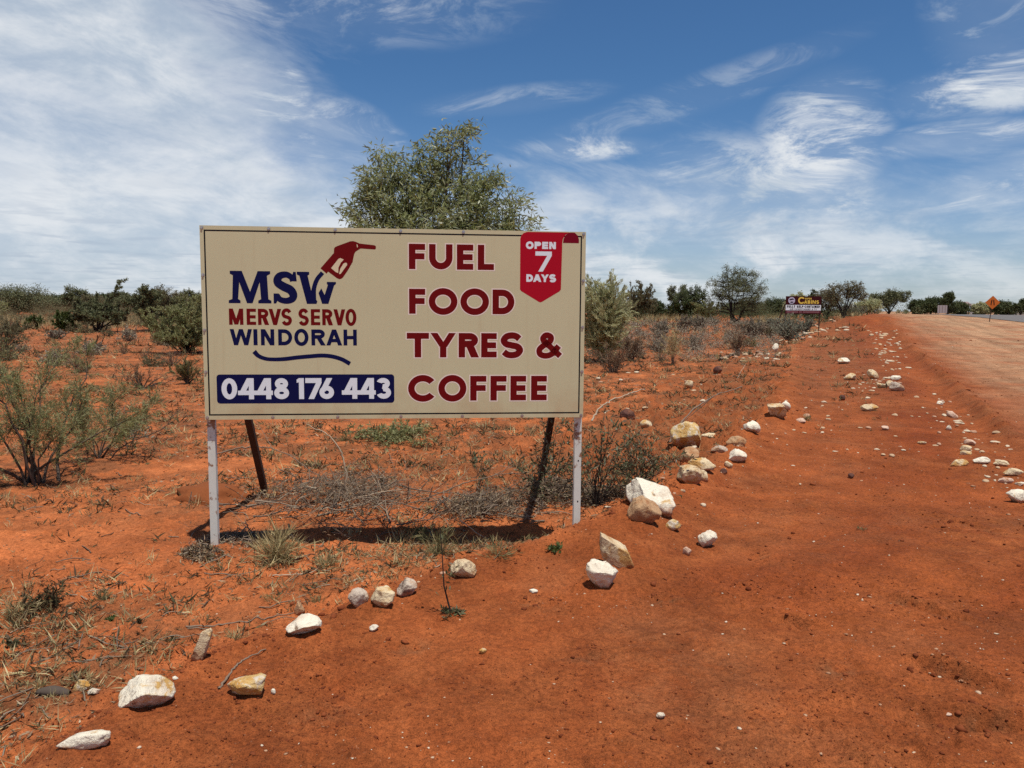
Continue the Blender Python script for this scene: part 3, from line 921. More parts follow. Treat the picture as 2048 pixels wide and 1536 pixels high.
# ------------------------------------------------------------------ sign lettering
class Letters:
    """flat cut-vinyl shapes on a panel: u to the right, v up, w proud of the face"""
    def __init__(s, w):
        s.g = Geo()
        s.w = w
        s.k = 0

    def poly(s, pts):
        w = s.w * (.3 if s.w < .003 else 1) + 0.000015 * (s.k % 9)
        s.k += 1
        a = sum(pts[i][0] * pts[(i + 1) % len(pts)][1] - pts[(i + 1) % len(pts)][0] * pts[i][1] for i in range(len(pts)))
        if a < 0:
            pts = pts[::-1]
        s.g.add([(p[0], -w, p[1]) for p in pts], [list(range(len(pts)))])

    def band(s, outer, inner):
        w = s.w * (.3 if s.w < .003 else 1) + 0.000015 * (s.k % 9)
        s.k += 1
        n = len(outer)
        v = [(p[0], -w, p[1]) for p in outer] + [(p[0], -w, p[1]) for p in inner]
        s.g.add(v, [(i, i + n, i + n + 1, i + 1) for i in range(n - 1)])

    def ring(s, cx, cz, rx, rz, a0, a1, t, o=0.0):
        e = math.degrees(o / max(rx, rz)) if a1 - a0 < 359 else 0
        n = max(8, int((a1 - a0) / 6))
        A = [R(a0 - e + (a1 - a0 + 2 * e) * i / n) for i in range(n + 1)]
        s.band([(cx + (rx + o) * math.cos(a), cz + (rz + o) * math.sin(a)) for a in A],
               [(cx + (rx - t - o) * math.cos(a), cz + (rz - t - o) * math.sin(a)) for a in A])

    def path(s, pts, t, o=0.0, widths=None):
        P = np.array(pts, float)
        n = 10 * (len(P) - 1)
        ext = np.vstack([2 * P[0] - P[1], P, 2 * P[-1] - P[-2]])
        Q = []
        for i in range(len(P) - 1):
            p0, p1, p2, p3 = ext[i:i + 4]
            for k in range(10):
                u = k / 10
                Q.append(0.5 * ((2 * p1) + (-p0 + p2) * u + (2 * p0 - 5 * p1 + 4 * p2 - p3) * u * u + (-p0 + 3 * p1 - 3 * p2 + p3) * u ** 3))
        Q.append(P[-1])
        Q = np.array(Q)
        T = unit(np.gradient(Q, axis=0))
        Q[0] -= T[0] * o
        Q[-1] += T[-1] * o
        Nn = np.stack([-T[:, 1], T[:, 0]], -1)
        tw = np.full(len(Q), t) if widths is None else np.interp(np.linspace(0, 1, len(Q)), np.linspace(0, 1, len(widths)), widths)
        h = (tw / 2 + o)[:, None]
        s.band((Q + Nn * h).tolist(), (Q - Nn * h).tolist())

    def glyph(s, ch, u0, u1, v0, v1, t, o=0.0, th=None):
        w, h = u1 - u0, v1 - v0
        th = th or t * 0.92

        def bar(x0, z0, x1, z1):
            s.poly([(u0 + x0 - o, v0 + z0 - o), (u0 + x1 + o, v0 + z0 - o), (u0 + x1 + o, v0 + z1 + o), (u0 + x0 - o, v0 + z1 + o)])

        def dia(x0, z0, x1, z1, tw):
            k = (x1 - x0) / (z1 - z0)
            e = o * math.sqrt(1 + k * k)
            s.poly([(u0 + x0 - e - k * o, v0 + z0 - o), (u0 + x0 + tw + e - k * o, v0 + z0 - o), (u0 + x1 + tw + e + k * o, v0 + z1 + o), (u0 + x1 - e + k * o, v0 + z1 + o)])

        def ring(cx, cz, rx, rz, a0=0, a1=360):
            s.ring(u0 + cx, v0 + cz, rx, rz, a0, a1, t, o)
        if ch in 'FEL':
            bar(0, 0, t, h)
            if ch in 'FE':
                bar(t, h - th, w, h)
                bar(t, h * .39 if ch == 'F' else h / 2 - th / 2, w * .96, (h * .39 if ch == 'F' else h / 2 - th / 2) + th)
            if ch in 'EL':
                bar(t, 0, w, th)
        elif ch == 'I':
            bar(0, 0, w, h)
        elif ch == 'T':
            bar(0, h - th, w, h)
            bar(w / 2 - t / 2, 0, w / 2 + t / 2, h - th)
        elif ch == 'H':
            bar(0, 0, t, h), bar(w - t, 0, w, h), bar(t, h / 2 - th / 2, w - t, h / 2 + th / 2)
        elif ch == 'U':
            r = min(w / 2, h * .5)
            bar(0, r, t, h), bar(w - t, r, w, h), ring(w / 2, r, w / 2, r, 180, 360)
        elif ch in 'O0Q':
            ring(w / 2, h / 2, w / 2, h / 2)
        elif ch == 'C':
            ring(w * .53, h / 2, w * .53, h / 2, 38, 322)
        elif ch == 'G':
            ring(w * .53, h / 2, w * .53, h / 2, 40, 345)
            bar(w * .55, h * .42, w, h * .42 + th)
        elif ch == 'D':
            r = min(w * .62, h / 2)
            bar(0, 0, t, h), bar(t, 0, w - r, t), bar(t, h - t, w - r, h), ring(w - r, h / 2, r, h / 2, -90, 90)
        elif ch in 'PR':
            rz = h * (.30 if ch == 'P' else .29)
            rx = min(w * .5, rz * 1.2)
            ww = w if ch == 'P' else w * .95
            bar(0, 0, t, h), bar(t, h - t, ww - rx, h), bar(t, h - 2 * rz, ww - rx, h - 2 * rz + t), ring(ww - rx, h - rz, rx, rz, -90, 90)
            if ch == 'R':
                dia(w - t * 1.25, 0, w * .36, h - 2 * rz + t * .2, t * 1.25)
        elif ch == 'B':
            rz = h * .27
            bar(0, 0, t, h)
            for cz, ww in ((h - rz, w * .93), (rz, w)):
                bar(t, cz + rz - t, ww - rz, cz + rz), bar(t, cz - rz, ww - rz, cz - rz + t), ring(ww - rz, cz, rz, rz, -90, 90)
        elif ch == 'S':
            rx = (w - t) / 2
            r1 = (h - t) / 4
            A = [(w / 2 + rx * .96 * math.cos(R(a)), h - t / 2 - r1 + r1 * math.sin(R(a))) for a in (18, 55, 90, 130, 180, 225)]
            B = [(w / 2 + rx * math.cos(R(a)), t / 2 + r1 + r1 * math.sin(R(a))) for a in (45, 0, -50, -90, -125, -162)]
            s.path([(u0 + x, v0 + z) for x, z in A + [(w / 2, h / 2)] + B], t, o)
        elif ch == '&':
            L = [(.98, .06), (.60, .42), (.30, .72), (.34, .88), (.47, .92), (.60, .84), (.57, .68), (.34, .52), (.15, .33), (.18, .14), (.40, .07), (.66, .16), (.92, .48)]
            s.path([(u0 + x * w, v0 + z * h) for x, z in L], t * .92, o)
        elif ch in 'VA':
            if ch == 'V':
                dia(w / 2 - t * .55, 0, 0, h, t * 1.1), dia(w / 2 - t * .55, 0, w - t * 1.1, h, t * 1.1)
            else:
                dia(0, 0, w / 2 - t * .55, h, t * 1.1), dia(w - t * 1.1, 0, w / 2 - t * .55, h, t * 1.1)
                bar(w * .26, h * .2, w * .74, h * .2 + th)
        elif ch == 'Y':
            dia(w / 2 - t / 2, h * .42, 0, h, t * 1.08), dia(w / 2 - t / 2, h * .42, w - t * 1.08, h, t * 1.08), bar(w / 2 - t / 2, 0, w / 2 + t / 2, h * .44)
        elif ch == 'M':
            bar(0, 0, t, h), bar(w - t, 0, w, h)
            dia(w / 2 - t * .55, h * .02, t * .05, h, t * 1.1), dia(w / 2 - t * .55, h * .02, w - t * 1.15, h, t * 1.1)
        elif ch == 'N':
            bar(0, 0, t, h), bar(w - t, 0, w, h), dia(w - t * 1.15, 0, 0, h, t * 1.15)
        elif ch == 'W':
            k = t * 1.05
            dia(w * .27 - k / 2, 0, 0, h, k), dia(w * .27 - k / 2, 0, w / 2 - k / 2, h, k)
            dia(w * .73 - k / 2, 0, w / 2 - k / 2, h, k), dia(w * .73 - k / 2, 0, w - k, h, k)
        elif ch == '1':
            bar(w - t, 0, w, h), s.poly([(u0, v0 + h * .78), (u0 + w - t, v0 + h * .80), (u0 + w - t, v0 + h), (u0 + w * .45, v0 + h), (u0, v0 + h * .93)])
        elif ch == '7':
            bar(0, h - t, w, h), dia(w * .18, 0, w - t * 1.12, h - t, t * 1.12)
        elif ch == '4':
            bar(w * .62, 0, w * .62 + t, h), bar(0, h * .2, w, h * .2 + t * .9), dia(0, h * .2, w * .58 - t * .2, h, t * 1.15)
        elif ch == '8':
            r1, r2 = h * .265, h * .295
            ring(w / 2, h - r1, w * .44, r1), ring(w / 2, r2, w / 2, r2)
        elif ch == '6':
            r = h * .32
            ring(w / 2, r, w / 2, r)
            dia(w * .02, r * 1.12, w * .50, h, t * 1.15)
        elif ch == '3':
            r1, r2 = h * .265, h * .295
            ring(w * .46, h - r1, w * .46, r1, -100, 160), ring(w / 2, r2, w / 2, r2, -160, 100)
        elif ch == '-':
            bar(0, h * .4, w, h * .4 + t)

    def word(s, spec, v0, v1, t, o=0.0, th=None):
        for ch, a, b in spec:
            e = 0.006 * (v1 - v0) / .16 if ch in 'OCSQ' else 0
            s.glyph(ch, a, b, v0 - e, v1 + e, t, o, th)

    def line(s, text, u0, u1, v0, v1, t, gap=0.28):
        """plain setting of a line of text between u0 and u1"""
        wd = {'I': .36, ' ': .5, 'M': 1.25, 'W': 1.45, 'L': .85, 'E': .88, 'F': .85, '-': .55, '1': .5}
        tot = sum(wd.get(c, 1.0) + gap for c in text) - gap
        k, x = (u1 - u0) / tot, u0
        for c in text:
            w = wd.get(c, 1.0) * k
            if c != ' ':
                s.glyph(c, x, x + w, v0, v1, t)
            x += w + gap * k

    def build(s, name, mat, parent):
        return s.g.build(name, mat, parent)


def disc(cx, cz, rx, rz, n=40):
    return [(cx + rx * math.cos(2 * math.pi * i / n), cz + rz * math.sin(2 * math.pi * i / n)) for i in range(n)]


def vinyl(name, col, rough=0.45):
    return paint(name, col, rough, 0.05, 4, 0.07)


M_PANEL, t, b = new_mat('cream_panel')
tc = t.node('ShaderNodeTexCoord').outputs['Object']
cc = t.mix(t.noise(tc, 1.6, 4, 0.5), (0.535, 0.50, 0.315), (0.585, 0.545, 0.345))
# a little red dust has settled along the lower edge and run marks have dried on the face
sx = t.node('ShaderNodeSeparateXYZ')
t.l.new(tc, sx.inputs[0])
run = t.noise(t.xyz(t.math('MULTIPLY', sx.outputs[0], 26), 0.0, t.math('MULTIPLY', sx.outputs[2], 1.3)), 1.0, 5, 0.6)
cc = t.mix(t.math('MULTIPLY', t.step(run, 0.52, 0.75), 0.16), cc, (0.40, 0.27, 0.15))
dust = t.math('MULTIPLY', t.step(sx.outputs[2], 0.30, 0.0), t.step(t.noise(tc, 5, 6, 0.65), 0.30, 0.75))
cc = t.mix(t.math('MULTIPLY', dust, 0.45), cc, (0.42, 0.24, 0.12))
cc = t.mix(t.step(t.noise(tc, 38, 4, 0.7), 0.66, 0.74, 0, .25), cc, (0.36, 0.25, 0.15))
bp = t.node('ShaderNodeBump')
bp.inputs['Distance'].default_value = 0.004
bp.inputs['Strength'].default_value = 0.5
t.put(bp.inputs['Height'], t.noise(tc, 2.2, 2, 0.5))
t.l.new(bp.outputs[0], b.inputs['Normal'])
t.put(b.inputs['Base Color'], cc)
b.inputs['Roughness'].default_value = 0.45
b.inputs['Specular IOR Level'].default_value = 0.15
M_NAVY = vinyl('navy_vinyl', (0.0055, 0.007, 0.055))
M_MAROON = vinyl('maroon_vinyl', (0.145, 0.005, 0.006))
M_RED = vinyl('red_vinyl', (0.40, 0.006, 0.020))
M_DKRED = vinyl('dark_red_vinyl', (0.18, 0.004, 0.016))
M_PWHITE = vinyl('white_vinyl', (0.74, 0.80, 0.84))
M_BLACK = vinyl('black_line', (0.008, 0.008, 0.012))
M_BEIGEV = vinyl('cream_vinyl', (0.69, 0.60, 0.40))
M_POST = paint('white_painted_steel', (0.62, 0.63, 0.57), 0.6, 0.10, 30, 0.2, dirt=((0.26, 0.14, 0.085), 0.54, 0.60))
M_RUST_STEEL = paint('rusty_brown_steel', (0.050, 0.024, 0.017), 0.75, 0.4, 22, 0.25, bump=0.002)
M_ZINC = paint('zinc_screw', (0.50, 0.49, 0.47), 0.35, 0.1, 40, 0.5, 0.9)

YAW = 0.10237
SIGN = np.array([-1.951, 4.982, 0.0])
sg = empty('roadside_sign', SIGN, YAW)
tag(sg, 'large cream billboard on white posts advertising fuel, food, tyres and coffee', 'billboard')
Z0 = 0.851


def sw(u, back, z):
    """panel coordinates to the sign's own frame"""
    return (u, back, z)


g = Geo()
g.box(0, 2.44, 0, 0.005, 0, 1.22)
panel = g.build('panel', M_PANEL, sg, loc=(0, 0, Z0))
g = Geo()
g.box(0.002, 2.438, 0.0075, 0.034, 1.19, 1.218)
g.box(0.05, 2.39, 0.0075, 0.034, 0.002, 0.03)
g.box(0.05, 2.39, 0.0075, 0.034, 0.60, 0.63)
g.build('frame', M_POST, sg, loc=(0, 0, Z0))
for u in (0.001, 2.393):
    zb_ = float(land(np.array([SIGN[0] + u * math.cos(YAW)]), np.array([SIGN[1] + u * math.sin(YAW)]))[0])
    g = Geo()
    g.box(u, u + 0.046, 0.036, 0.082, zb_ - 0.35, Z0 + 1.188)
    g.box(u + 0.001, u + 0.045, 0.0075, 0.034, Z0 + 0.0, Z0 + 1.186)
    p_ = g.build('post', M_POST, sg)
    if u > 1:
        for zz in (0.27, 0.55):
            g = Geo()
            g.tube([(u + 0.026, 0.0365, zz), (u + 0.026, 0.0345, zz)], [0.005, 0.005], 8)
            g.build('bolt_hole', M_BLACK, p_)
cy_a, sy_a = math.cos(YAW), math.sin(YAW)
for u, (bx, by) in ((0.03, (530, 985)), (2.41, (1082, 962))):
    q = at(bx, by)
    dxx, dyy = q[0] - SIGN[0], q[1] - SIGN[1]
    lu, lb = dxx * cy_a + dyy * sy_a, -dxx * sy_a + dyy * cy_a
    top = Vector((u, 0.085, Z0 + 1.12))
    bot = Vector((lu, lb, q[2]))
    dd = (bot - top).normalized()
    g = Geo()
    g.beam(top, bot + dd * 0.25, 0.05, 0.045)
    g.build('brace', M_RUST_STEEL, sg)

# border
L = Letters(0.0008)
for (a, b_, c, d) in ((0.0245, 0.0265, 0.0335, 1.1945), (2.4055, 0.0265, 2.4145, 1.1945), (0.0335, 0.0265, 2.4055, 0.0355), (0.0335, 1.1855, 2.4055, 1.1945)):
    L.poly([(a, b_), (c, b_), (c, d), (a, d)])
L.build('border_line', M_BLACK, panel)
# MSW
L = Letters(0.0012)
L.poly([(.165, .740), (.237, .740), (.237, .757), (.223, .766), (.232, .872), (.277, .740), (.311, .740), (.357, .872), (.3635, .766), (.346, .757), (.346, .740),
        (.427, .740), (.427, .757), (.409, .766), (.403, .914), (.423, .925), (.423, .942), (.346, .942), (.297, .812), (.249, .942), (.176, .942), (.176, .924), (.194, .914), (.187, .766), (.165, .757)])
L.path([(.562, .882), (.552, .906), (.522, .922), (.485, .915), (.468, .893), (.472, .868), (.505, .846), (.545, .826), (.563, .797), (.556, .770), (.522, .757), (.482, .765), (.461, .792)], .044,
       widths=[.034, .036, .038, .044, .05, .052, .054, .054, .05, .044, .038, .036, .034])
L.poly([(.553, .880), (.586, .880), (.581, .940), (.565, .940), (.560, .922)])
L.poly([(.441, .803), (.473, .803), (.468, .765), (.456, .740), (.441, .740)])
L.poly([(.587, .941), (.664, .941), (.664, .924), (.654, .918), (.676, .815), (.712, .755), (.707, .739), (.647, .739), (.603, .916), (.587, .924)])
L.path([(.690, .744), (.688, .790), (.693, .840), (.712, .893), (.747, .937)], .03, widths=[.034, .034, .028, .027, .026])
L.poly([(.720, .808), (.738, .838), (.758, .796), (.779, .860), (.773, .866), (.773, .879), (.830, .879), (.830, .866), (.819, .858), (.781, .740), (.742, .740)])
L.build('logo_lettering', M_NAVY, panel)
L = Letters(0.0012)
L.word([('M', .164, .252), ('E', .272, .330), ('R', .342, .410), ('V', .408, .486), ('S', .486, .552), ('S', .592, .657), ('E', .670, .728), ('R', .741, .808), ('V', .812, .886), ('O', .887, .956)], .604, .706, .0215)
L.build('business_name', M_MAROON, panel)
L = Letters(0.0012)
L.word([('W', .166, .303), ('I', .311, .336), ('N', .357, .440), ('D', .464, .551), ('O', .564, .653), ('R', .671, .760), ('A', .764, .864), ('H', .873, .957)], .475, .577, .0235)
L.build('town_name', M_NAVY, panel)
L = Letters(0.0012)
L.path([(.313, .436), (.340, .407), (.385, .389), (.440, .385), (.505, .388), (.585, .398), (.662, .405), (.735, .410), (.800, .404), (.860, .386), (.912, .357)], .026, widths=[.03, .026, .024, .024, .026, .026, .026, .026, .026, .026, .027])
L.build('swoosh', M_NAVY, panel)
L = Letters(0.0012)
L.poly([(.735, .964), (.819, 1.061), (.821, 1.089), (.827, 1.098), (.838, 1.104), (.922, 1.136), (.940, 1.138), (.956, 1.134), (.981, 1.123), (1.073, 1.114), (1.081, 1.110), (1.084, 1.103), (1.082, 1.090), (1.076, 1.087), (.987, 1.092), (.965, 1.078), (.954, 1.070), (.947, 1.057), (.941, 1.030), (.936, 1.006), (.905, .952), (.873, .906), (.862, .899), (.850, .897), (.835, .904), (.782, .944), (.772, .931)])
em = L.build('fuel_nozzle_emblem', M_MAROON, panel)
L = Letters(0.0018)
L.poly([(.801, .966), (.847, 1.024), (.859, 1.030), (.881, 1.021), (.862, 1.001), (.847, .970), (.845, .935), (.829, .942)])
L.build('emblem_window', M_BEIGEV, panel)
L = Letters(0.0018)
L.poly([(.900, .999), (.9015, .987), (.880, .958), (.860, .930), (.850, .929), (.858, .962), (.878, .995), (.890, 1.001)])
L.build('emblem_window', M_BEIGEV, panel)
L = Letters(0.0018)
L.poly([(.962, 1.118), (.968, 1.116), (.970, 1.100), (.965, 1.098)])
L.build('emblem_slit', M_BEIGEV, panel)
# phone plate
L = Letters(0.0010)
pts = []
for (cx_q, cz_q, a0) in ((1.173, .123, -90), (1.173, .269, 0), (.097, .269, 90), (.097, .123, 180)):
    pts += [(cx_q + .020 * math.cos(R(a0 + k * 15)), cz_q + .020 * math.sin(R(a0 + k * 15))) for k in range(7)]
L.poly(pts)
pp = L.build('phone_plate', M_NAVY, panel)
L = Letters(0.0016)
L.word([('0', .106, .203), ('4', .207, .316), ('4', .313, .424), ('8', .432, .525), ('1', .574, .619), ('7', .628, .730), ('6', .716, .808), ('4', .858, .965), ('4', .962, 1.074), ('3', 1.079, 1.172)], .130, .265, .0315)
L.build('phone_number', M_PWHITE, panel)
# services
rows = [([('F', 1.291, 1.395), ('U', 1.420, 1.570), ('E', 1.598, 1.704), ('L', 1.733, 1.838)], .966, 1.127),
        ([('F', 1.291, 1.395), ('O', 1.417, 1.602), ('O', 1.621, 1.807), ('D', 1.830, 1.973)], .681, .841),
        ([('T', 1.275, 1.418), ('Y', 1.427, 1.592), ('R', 1.610, 1.743), ('E', 1.757, 1.859), ('S', 1.882, 2.033), ('&', 2.117, 2.283)], .399, .558),
        ([('C', 1.282, 1.462), ('O', 1.478, 1.661), ('F', 1.686, 1.792), ('F', 1.819, 1.925), ('E', 1.951, 2.055), ('E', 2.088, 2.193)], .115, .278)]
M_OUTL = vinyl('pale_pink_outline', (0.80, 0.68, 0.60))
for spec, a, b_ in rows:
    for sp_ in ([spec[:-1], spec[-1:]] if spec[-1][0] == '&' else [spec]):
        L = Letters(0.0009)
        L.word(sp_, a, b_, .042, 0.007)
        L.build('word_outline', M_OUTL, panel)
        L = Letters(0.0016)
        L.word(sp_, a, b_, .042)
        L.build('service_word', M_MAROON, panel)
# ribbon
L = Letters(0.0010)
out = [(2.009, .843), (2.018, .832), (2.133, .764), (2.144, .760), (2.155, .764), (2.270, .833), (2.279, .845), (2.284, 1.150), (2.288, 1.172), (2.300, 1.195), (2.318, 1.209), (2.335, 1.2145), (2.055, 1.2145), (2.030, 1.206), (2.014, 1.190), (2.0085, 1.168)]
L.poly(out)
rb = L.build('ribbon', M_RED, panel)
L = Letters(0.0014)
L.poly([(2.2885, 1.147), (2.394, 1.147), (2.394, 1.170), (2.385, 1.196), (2.365, 1.2145), (2.337, 1.2145), (2.318, 1.208), (2.303, 1.194), (2.292, 1.172)])
L.build('ribbon_fold', M_DKRED, panel)
L = Letters(0.0018)
L.word([('O', 2.045, 2.096), ('P', 2.102, 2.145), ('E', 2.152, 2.191), ('N', 2.198, 2.242)], 1.106, 1.152, .0145)
L.build('ribbon_lettering', M_PWHITE, panel)
L = Letters(0.0018)
L.word([('D', 2.050, 2.094), ('A', 2.094, 2.149), ('Y', 2.146, 2.198), ('S', 2.200, 2.246)], .893, .942, .0150)
L.build('ribbon_lettering', M_PWHITE, panel)
L = Letters(0.0018)
L.glyph('7', 2.108, 2.216, .960, 1.090, .027)
L.build('ribbon_lettering', M_PWHITE, panel)
# screws
g = Geo()
g.tube([(0, 0, 0), (0, -0.0016, 0)], [0.010, 0.010], 10)
g.tube([(0, -0.0016, 0), (0, -0.0065, 0)], [0.0062, 0.0058], 6)
scr = g.build('screw', M_ZINC, panel)
pos = [(u, 1.207) for u in (.014, .42, .83, 1.24, 1.64, 2.425)] + [(u, .013) for u in (.014, .42, .83, 1.235, 1.635, 2.03, 2.426)] \
    + [(.013, v) for v in (.915, .57, .305)] + [(2.427, v) for v in (.905, .60, .305)]
for i, (u, v) in enumerate(pos):
    o = scr if i == 0 else scr.copy()
    if i:
        COL.objects.link(o)
        o.parent = panel
    o.location = (u, -0.0002, v)

# ------------------------------------------------------------------ cabins sign up the road
M_MAR2 = paint('maroon_board', (0.045, 0.006, 0.008), 0.6, 0.15, 8, 0.1)
M_MAR3 = paint('faded_plum_board', (0.09, 0.020, 0.028), 0.6, 0.2, 8, 0.1)
M_YEL = vinyl('yellow_lettering', (0.72, 0.50, 0.09))
M_LIL = vinyl('pale_lilac_disc', (0.50, 0.46, 0.58))
M_PINKV = vinyl('faded_pink_lettering', (0.33, 0.16, 0.18))
q = at(1638, 661)
DC = q[1]
xl, xr = ray(1571, 616)[0] / ray(1571, 616)[1] * DC, ray(1642, 616)[0] / ray(1642, 616)[1] * DC
zt, zb2 = height_at(1600, 592.5, DC), height_at(1600, 627.5, DC)
WC, HC = xr - xl, zt - zb2
cs = empty('cabins_sign', (xl, DC, float(land(np.array([xl]), np.array([DC]))[0])), 0.0)
tag(cs, 'small maroon and white roadside board advertising self-contained cabins', 'sign')
zo = cs.location[2]
g = Geo()
g.box(0, WC, 0, 0.02, 0, HC)
cpan = g.build('panel', M_MAR2, cs, loc=(0, 0, zb2 - zo))
for (u, dz_) in ((0.02, 0.0), (WC - 0.09, q[2] - zo)):
    g = Geo()
    g.box(u, u + 0.06, 0.023, 0.08, dz_ - 0.3, zt - zo - 0.05)
    g.build('post', M_RUST_STEEL, cs)
bz = at(1554, 642)
g = Geo()
g.beam((0.0, 0.11, (zb2 - zo) + HC * .55), (-0.55, 0.35, -0.05), 0.06, 0.06)
g.build('brace', M_RUST_STEEL, cs)
L = Letters(0.004)
L.poly([(0.01, HC * .195), (WC - .01, HC * .195), (WC - .01, HC * .505), (0.01, HC * .505)])
wb = L.build('white_band', M_PWHITE, cpan)
L = Letters(0.008)
L.line('FULLY', WC * .04, WC * .27, HC * .345, HC * .475, WC * .0165)
L.build('band_lettering', M_BLACK, cpan)
L = Letters(0.008)
L.line('SELF-CONTAINED', WC * .315, WC * .965, HC * .345, HC * .475, WC * .0165, 0.22)
L.build('band_lettering', M_BLACK, cpan)
L = Letters(0.008)
for tx_, a_, b2_ in (('AIR', .12, .225), ('CONDITIONED', .255, .705), ('&', .74, .775), ('TV', .80, .88)):
    L = Letters(0.008)
    L.line(tx_, WC * a_, WC * b2_, HC * .225, HC * .30, WC * .008, 0.3)
    L.build('band_lettering', M_BLACK, cpan)
L = Letters(0.004)
L.poly([(0.01, HC * .02), (WC - .01, HC * .02), (WC - .01, HC * .185), (0.01, HC * .185)])
lb_ = L.build('lower_band', M_MAR3, cpan)
L = Letters(0.006)
for k in range(26):
    if k in (10, 13):
        L.build('faded_lettering', M_PINKV, cpan)
        L = Letters(0.006)
    if k not in (9, 10, 12, 13) or k == 10 or k == 13:
        L.poly([(WC * (.04 + .0355 * k), HC * .07), (WC * (.04 + .0355 * k + .022), HC * .07), (WC * (.04 + .0355 * k + .022), HC * .135), (WC * (.04 + .0355 * k), HC * .135)])
L.build('faded_lettering', M_PINKV, cpan)
L = Letters(0.004)
L.poly(disc(WC * .165, HC * .76, HC * .215, HC * .215))
dd_ = L.build('round_emblem', M_LIL, cpan)
L = Letters(0.006)
L.ring(WC * .165, HC * .76, HC * .215, HC * .215, 0, 360, HC * .02)
L.poly([(WC * .09, HC * .80), (WC * .14, HC * .86), (WC * .20, HC * .87), (WC * .235, HC * .81), (WC * .17, HC * .79), (WC * .12, HC * .76)])
L.poly([(WC * .12, HC * .66), (WC * .16, HC * .70), (WC * .22, HC * .68), (WC * .20, HC * .63), (WC * .15, HC * .62)])
L.build('emblem_marking', M_BLACK, cpan)
L = Letters(0.005)
L.glyph('C', WC * .345, WC * .53, HC * .565, HC * .965, HC * .085)
for ch, a, b_ in (('A', .515, .605), ('B', .615, .695), ('I', .712, .738), ('N', .752, .845), ('S', .860, .935)):
    L.glyph(ch, WC * a, WC * b_, HC * .575, HC * .775, HC * .048)
for i, ch in enumerate('OOPER'):
    L.glyph(ch, WC * (.535 + i * .040), WC * (.535 + i * .040 + .032), HC * .815, HC * .915, HC * .022)
L.build('title_lettering', M_YEL, cpan)

# ------------------------------------------------------------------ road-narrows warning sign
M_ORANGE = paint('faded_orange_sheet', (0.52, 0.125, 0.012), 0.5, 0.15, 5)
q = at(1978, 643.5)
DD = q[1]
r_ = 12.4 / F_PX * DD
zc_ = height_at(1982, 605, DD)
ws = empty('warning_sign', tuple(q), -0.25)
tag(ws, 'orange diamond road-narrows warning sign on a thin dark pole', 'road sign')
k_ = 4 / F_PX * DD
g = Geo()
g.tube([(0, 0, -0.4), (k_ * .95, 0, zc_ - q[2] + r_ * .5)], [0.03, 0.03], 8)
g.build('pole', M_RUST_STEEL, ws)
g = Geo()
hh = r_ * 1.08
vv = [(0, -hh), (hh, 0), (0, hh), (-hh, 0)]
g.add([(a, -0.045, b_) for a, b_ in vv] + [(a, -0.035, b_) for a, b_ in vv], [(0, 1, 2, 3), (7, 6, 5, 4), (0, 4, 5, 1), (1, 5, 6, 2), (2, 6, 7, 3), (3, 7, 4, 0)])
dp = g.build('diamond_plate', M_ORANGE, ws, loc=(k_, 0, zc_ - q[2]))
L = Letters(0.049)
for sgn in (-1, 1):
    L.poly([(sgn * r_ * .30, -r_ * .42), (sgn * r_ * .16, -r_ * .42), (sgn * r_ * .06, r_ * .42), (sgn * r_ * .20, r_ * .42)])
L.build('symbol', M_BLACK, dp)

# ------------------------------------------------------------------ far things past the crest
M_GREYB = paint('grey_board', (0.33, 0.29, 0.30), 0.7, 0.15, 3)
M_ROOF = paint('white_roof_sheet', (0.72, 0.73, 0.76), 0.45, 0.06, 1)
M_SHED = paint('rusty_shed_iron', (0.23, 0.16, 0.15), 0.7, 0.3, 1.2)
M_SHEDD = paint('dark_shed_wall', (0.05, 0.045, 0.04), 0.8, 0.3, 1.2)


def far_base(px, dist):
    return spot(px, dist)


p = far_base(1885, 150)
o = empty('notice_board', tuple(p))
tag(o, 'plain pale grey board standing low before the trees beyond the crest', 'notice board')
zt = height_at(1885, 610.5, 150) - p[2]
wv = 19 / F_PX * 150
g = Geo()
g.box(-wv / 2, wv / 2, 0, 0.05, zt - 1.5, zt)
bd = g.build('board', M_GREYB, o)
g = Geo()
for k in (-.3, 0, .3):
    g.box(wv * k - .03, wv * k + .03, -0.03, -0.002, zt - 1.45, zt - .05)
g.build('batten', M_SHED, bd)
for k in (-.42, .42):
    g = Geo()
    g.box(wv * k - .04, wv * k + .04, 0.052, 0.12, -0.3, zt - .1)
    g.build('post', M_SHEDD, o)

p = far_base(1938, 190)
o = empty('open_shed', tuple(p))
tag(o, 'small open-fronted rusty iron shed between the trees beyond the crest', 'shed')
zt = height_at(1938, 604, 190) - p[2]
w2 = 11 / F_PX * 190
g = Geo()
g.add([(-w2, 0, zt - 1.1), (w2, 0, zt - 1.1), (w2, 3, zt), (-w2, 3, zt), (-w2, 0, zt - 1.0), (w2, 0, zt - 1.0), (w2, 3, zt + .1), (-w2, 3, zt + .1)],
      [(0, 3, 2, 1), (4, 5, 6, 7), (0, 1, 5, 4), (1, 2, 6, 5), (2, 3, 7, 6), (3, 0, 4, 7)])
for k in range(12):
    x_ = -w2 + (k + .5) * 2 * w2 / 12
    g.box(x_ - .03, x_ + .03, -.05, -.005, zt - 1.08, zt - .3)
g.build('roof', M_SHED, o)
g = Geo()
g.box(-w2 + .1, w2 - .1, 2.8, 2.9, -.3, zt - .25)
g.build('back_wall', M_SHEDD, o)
for k in (-1, 0, 1):
    g = Geo()
    g.box(k * (w2 - .15) - .08, k * (w2 - .15) + .08, .05, .2, -.3, zt - 1.11)
    g.build('post', M_SHEDD, o)

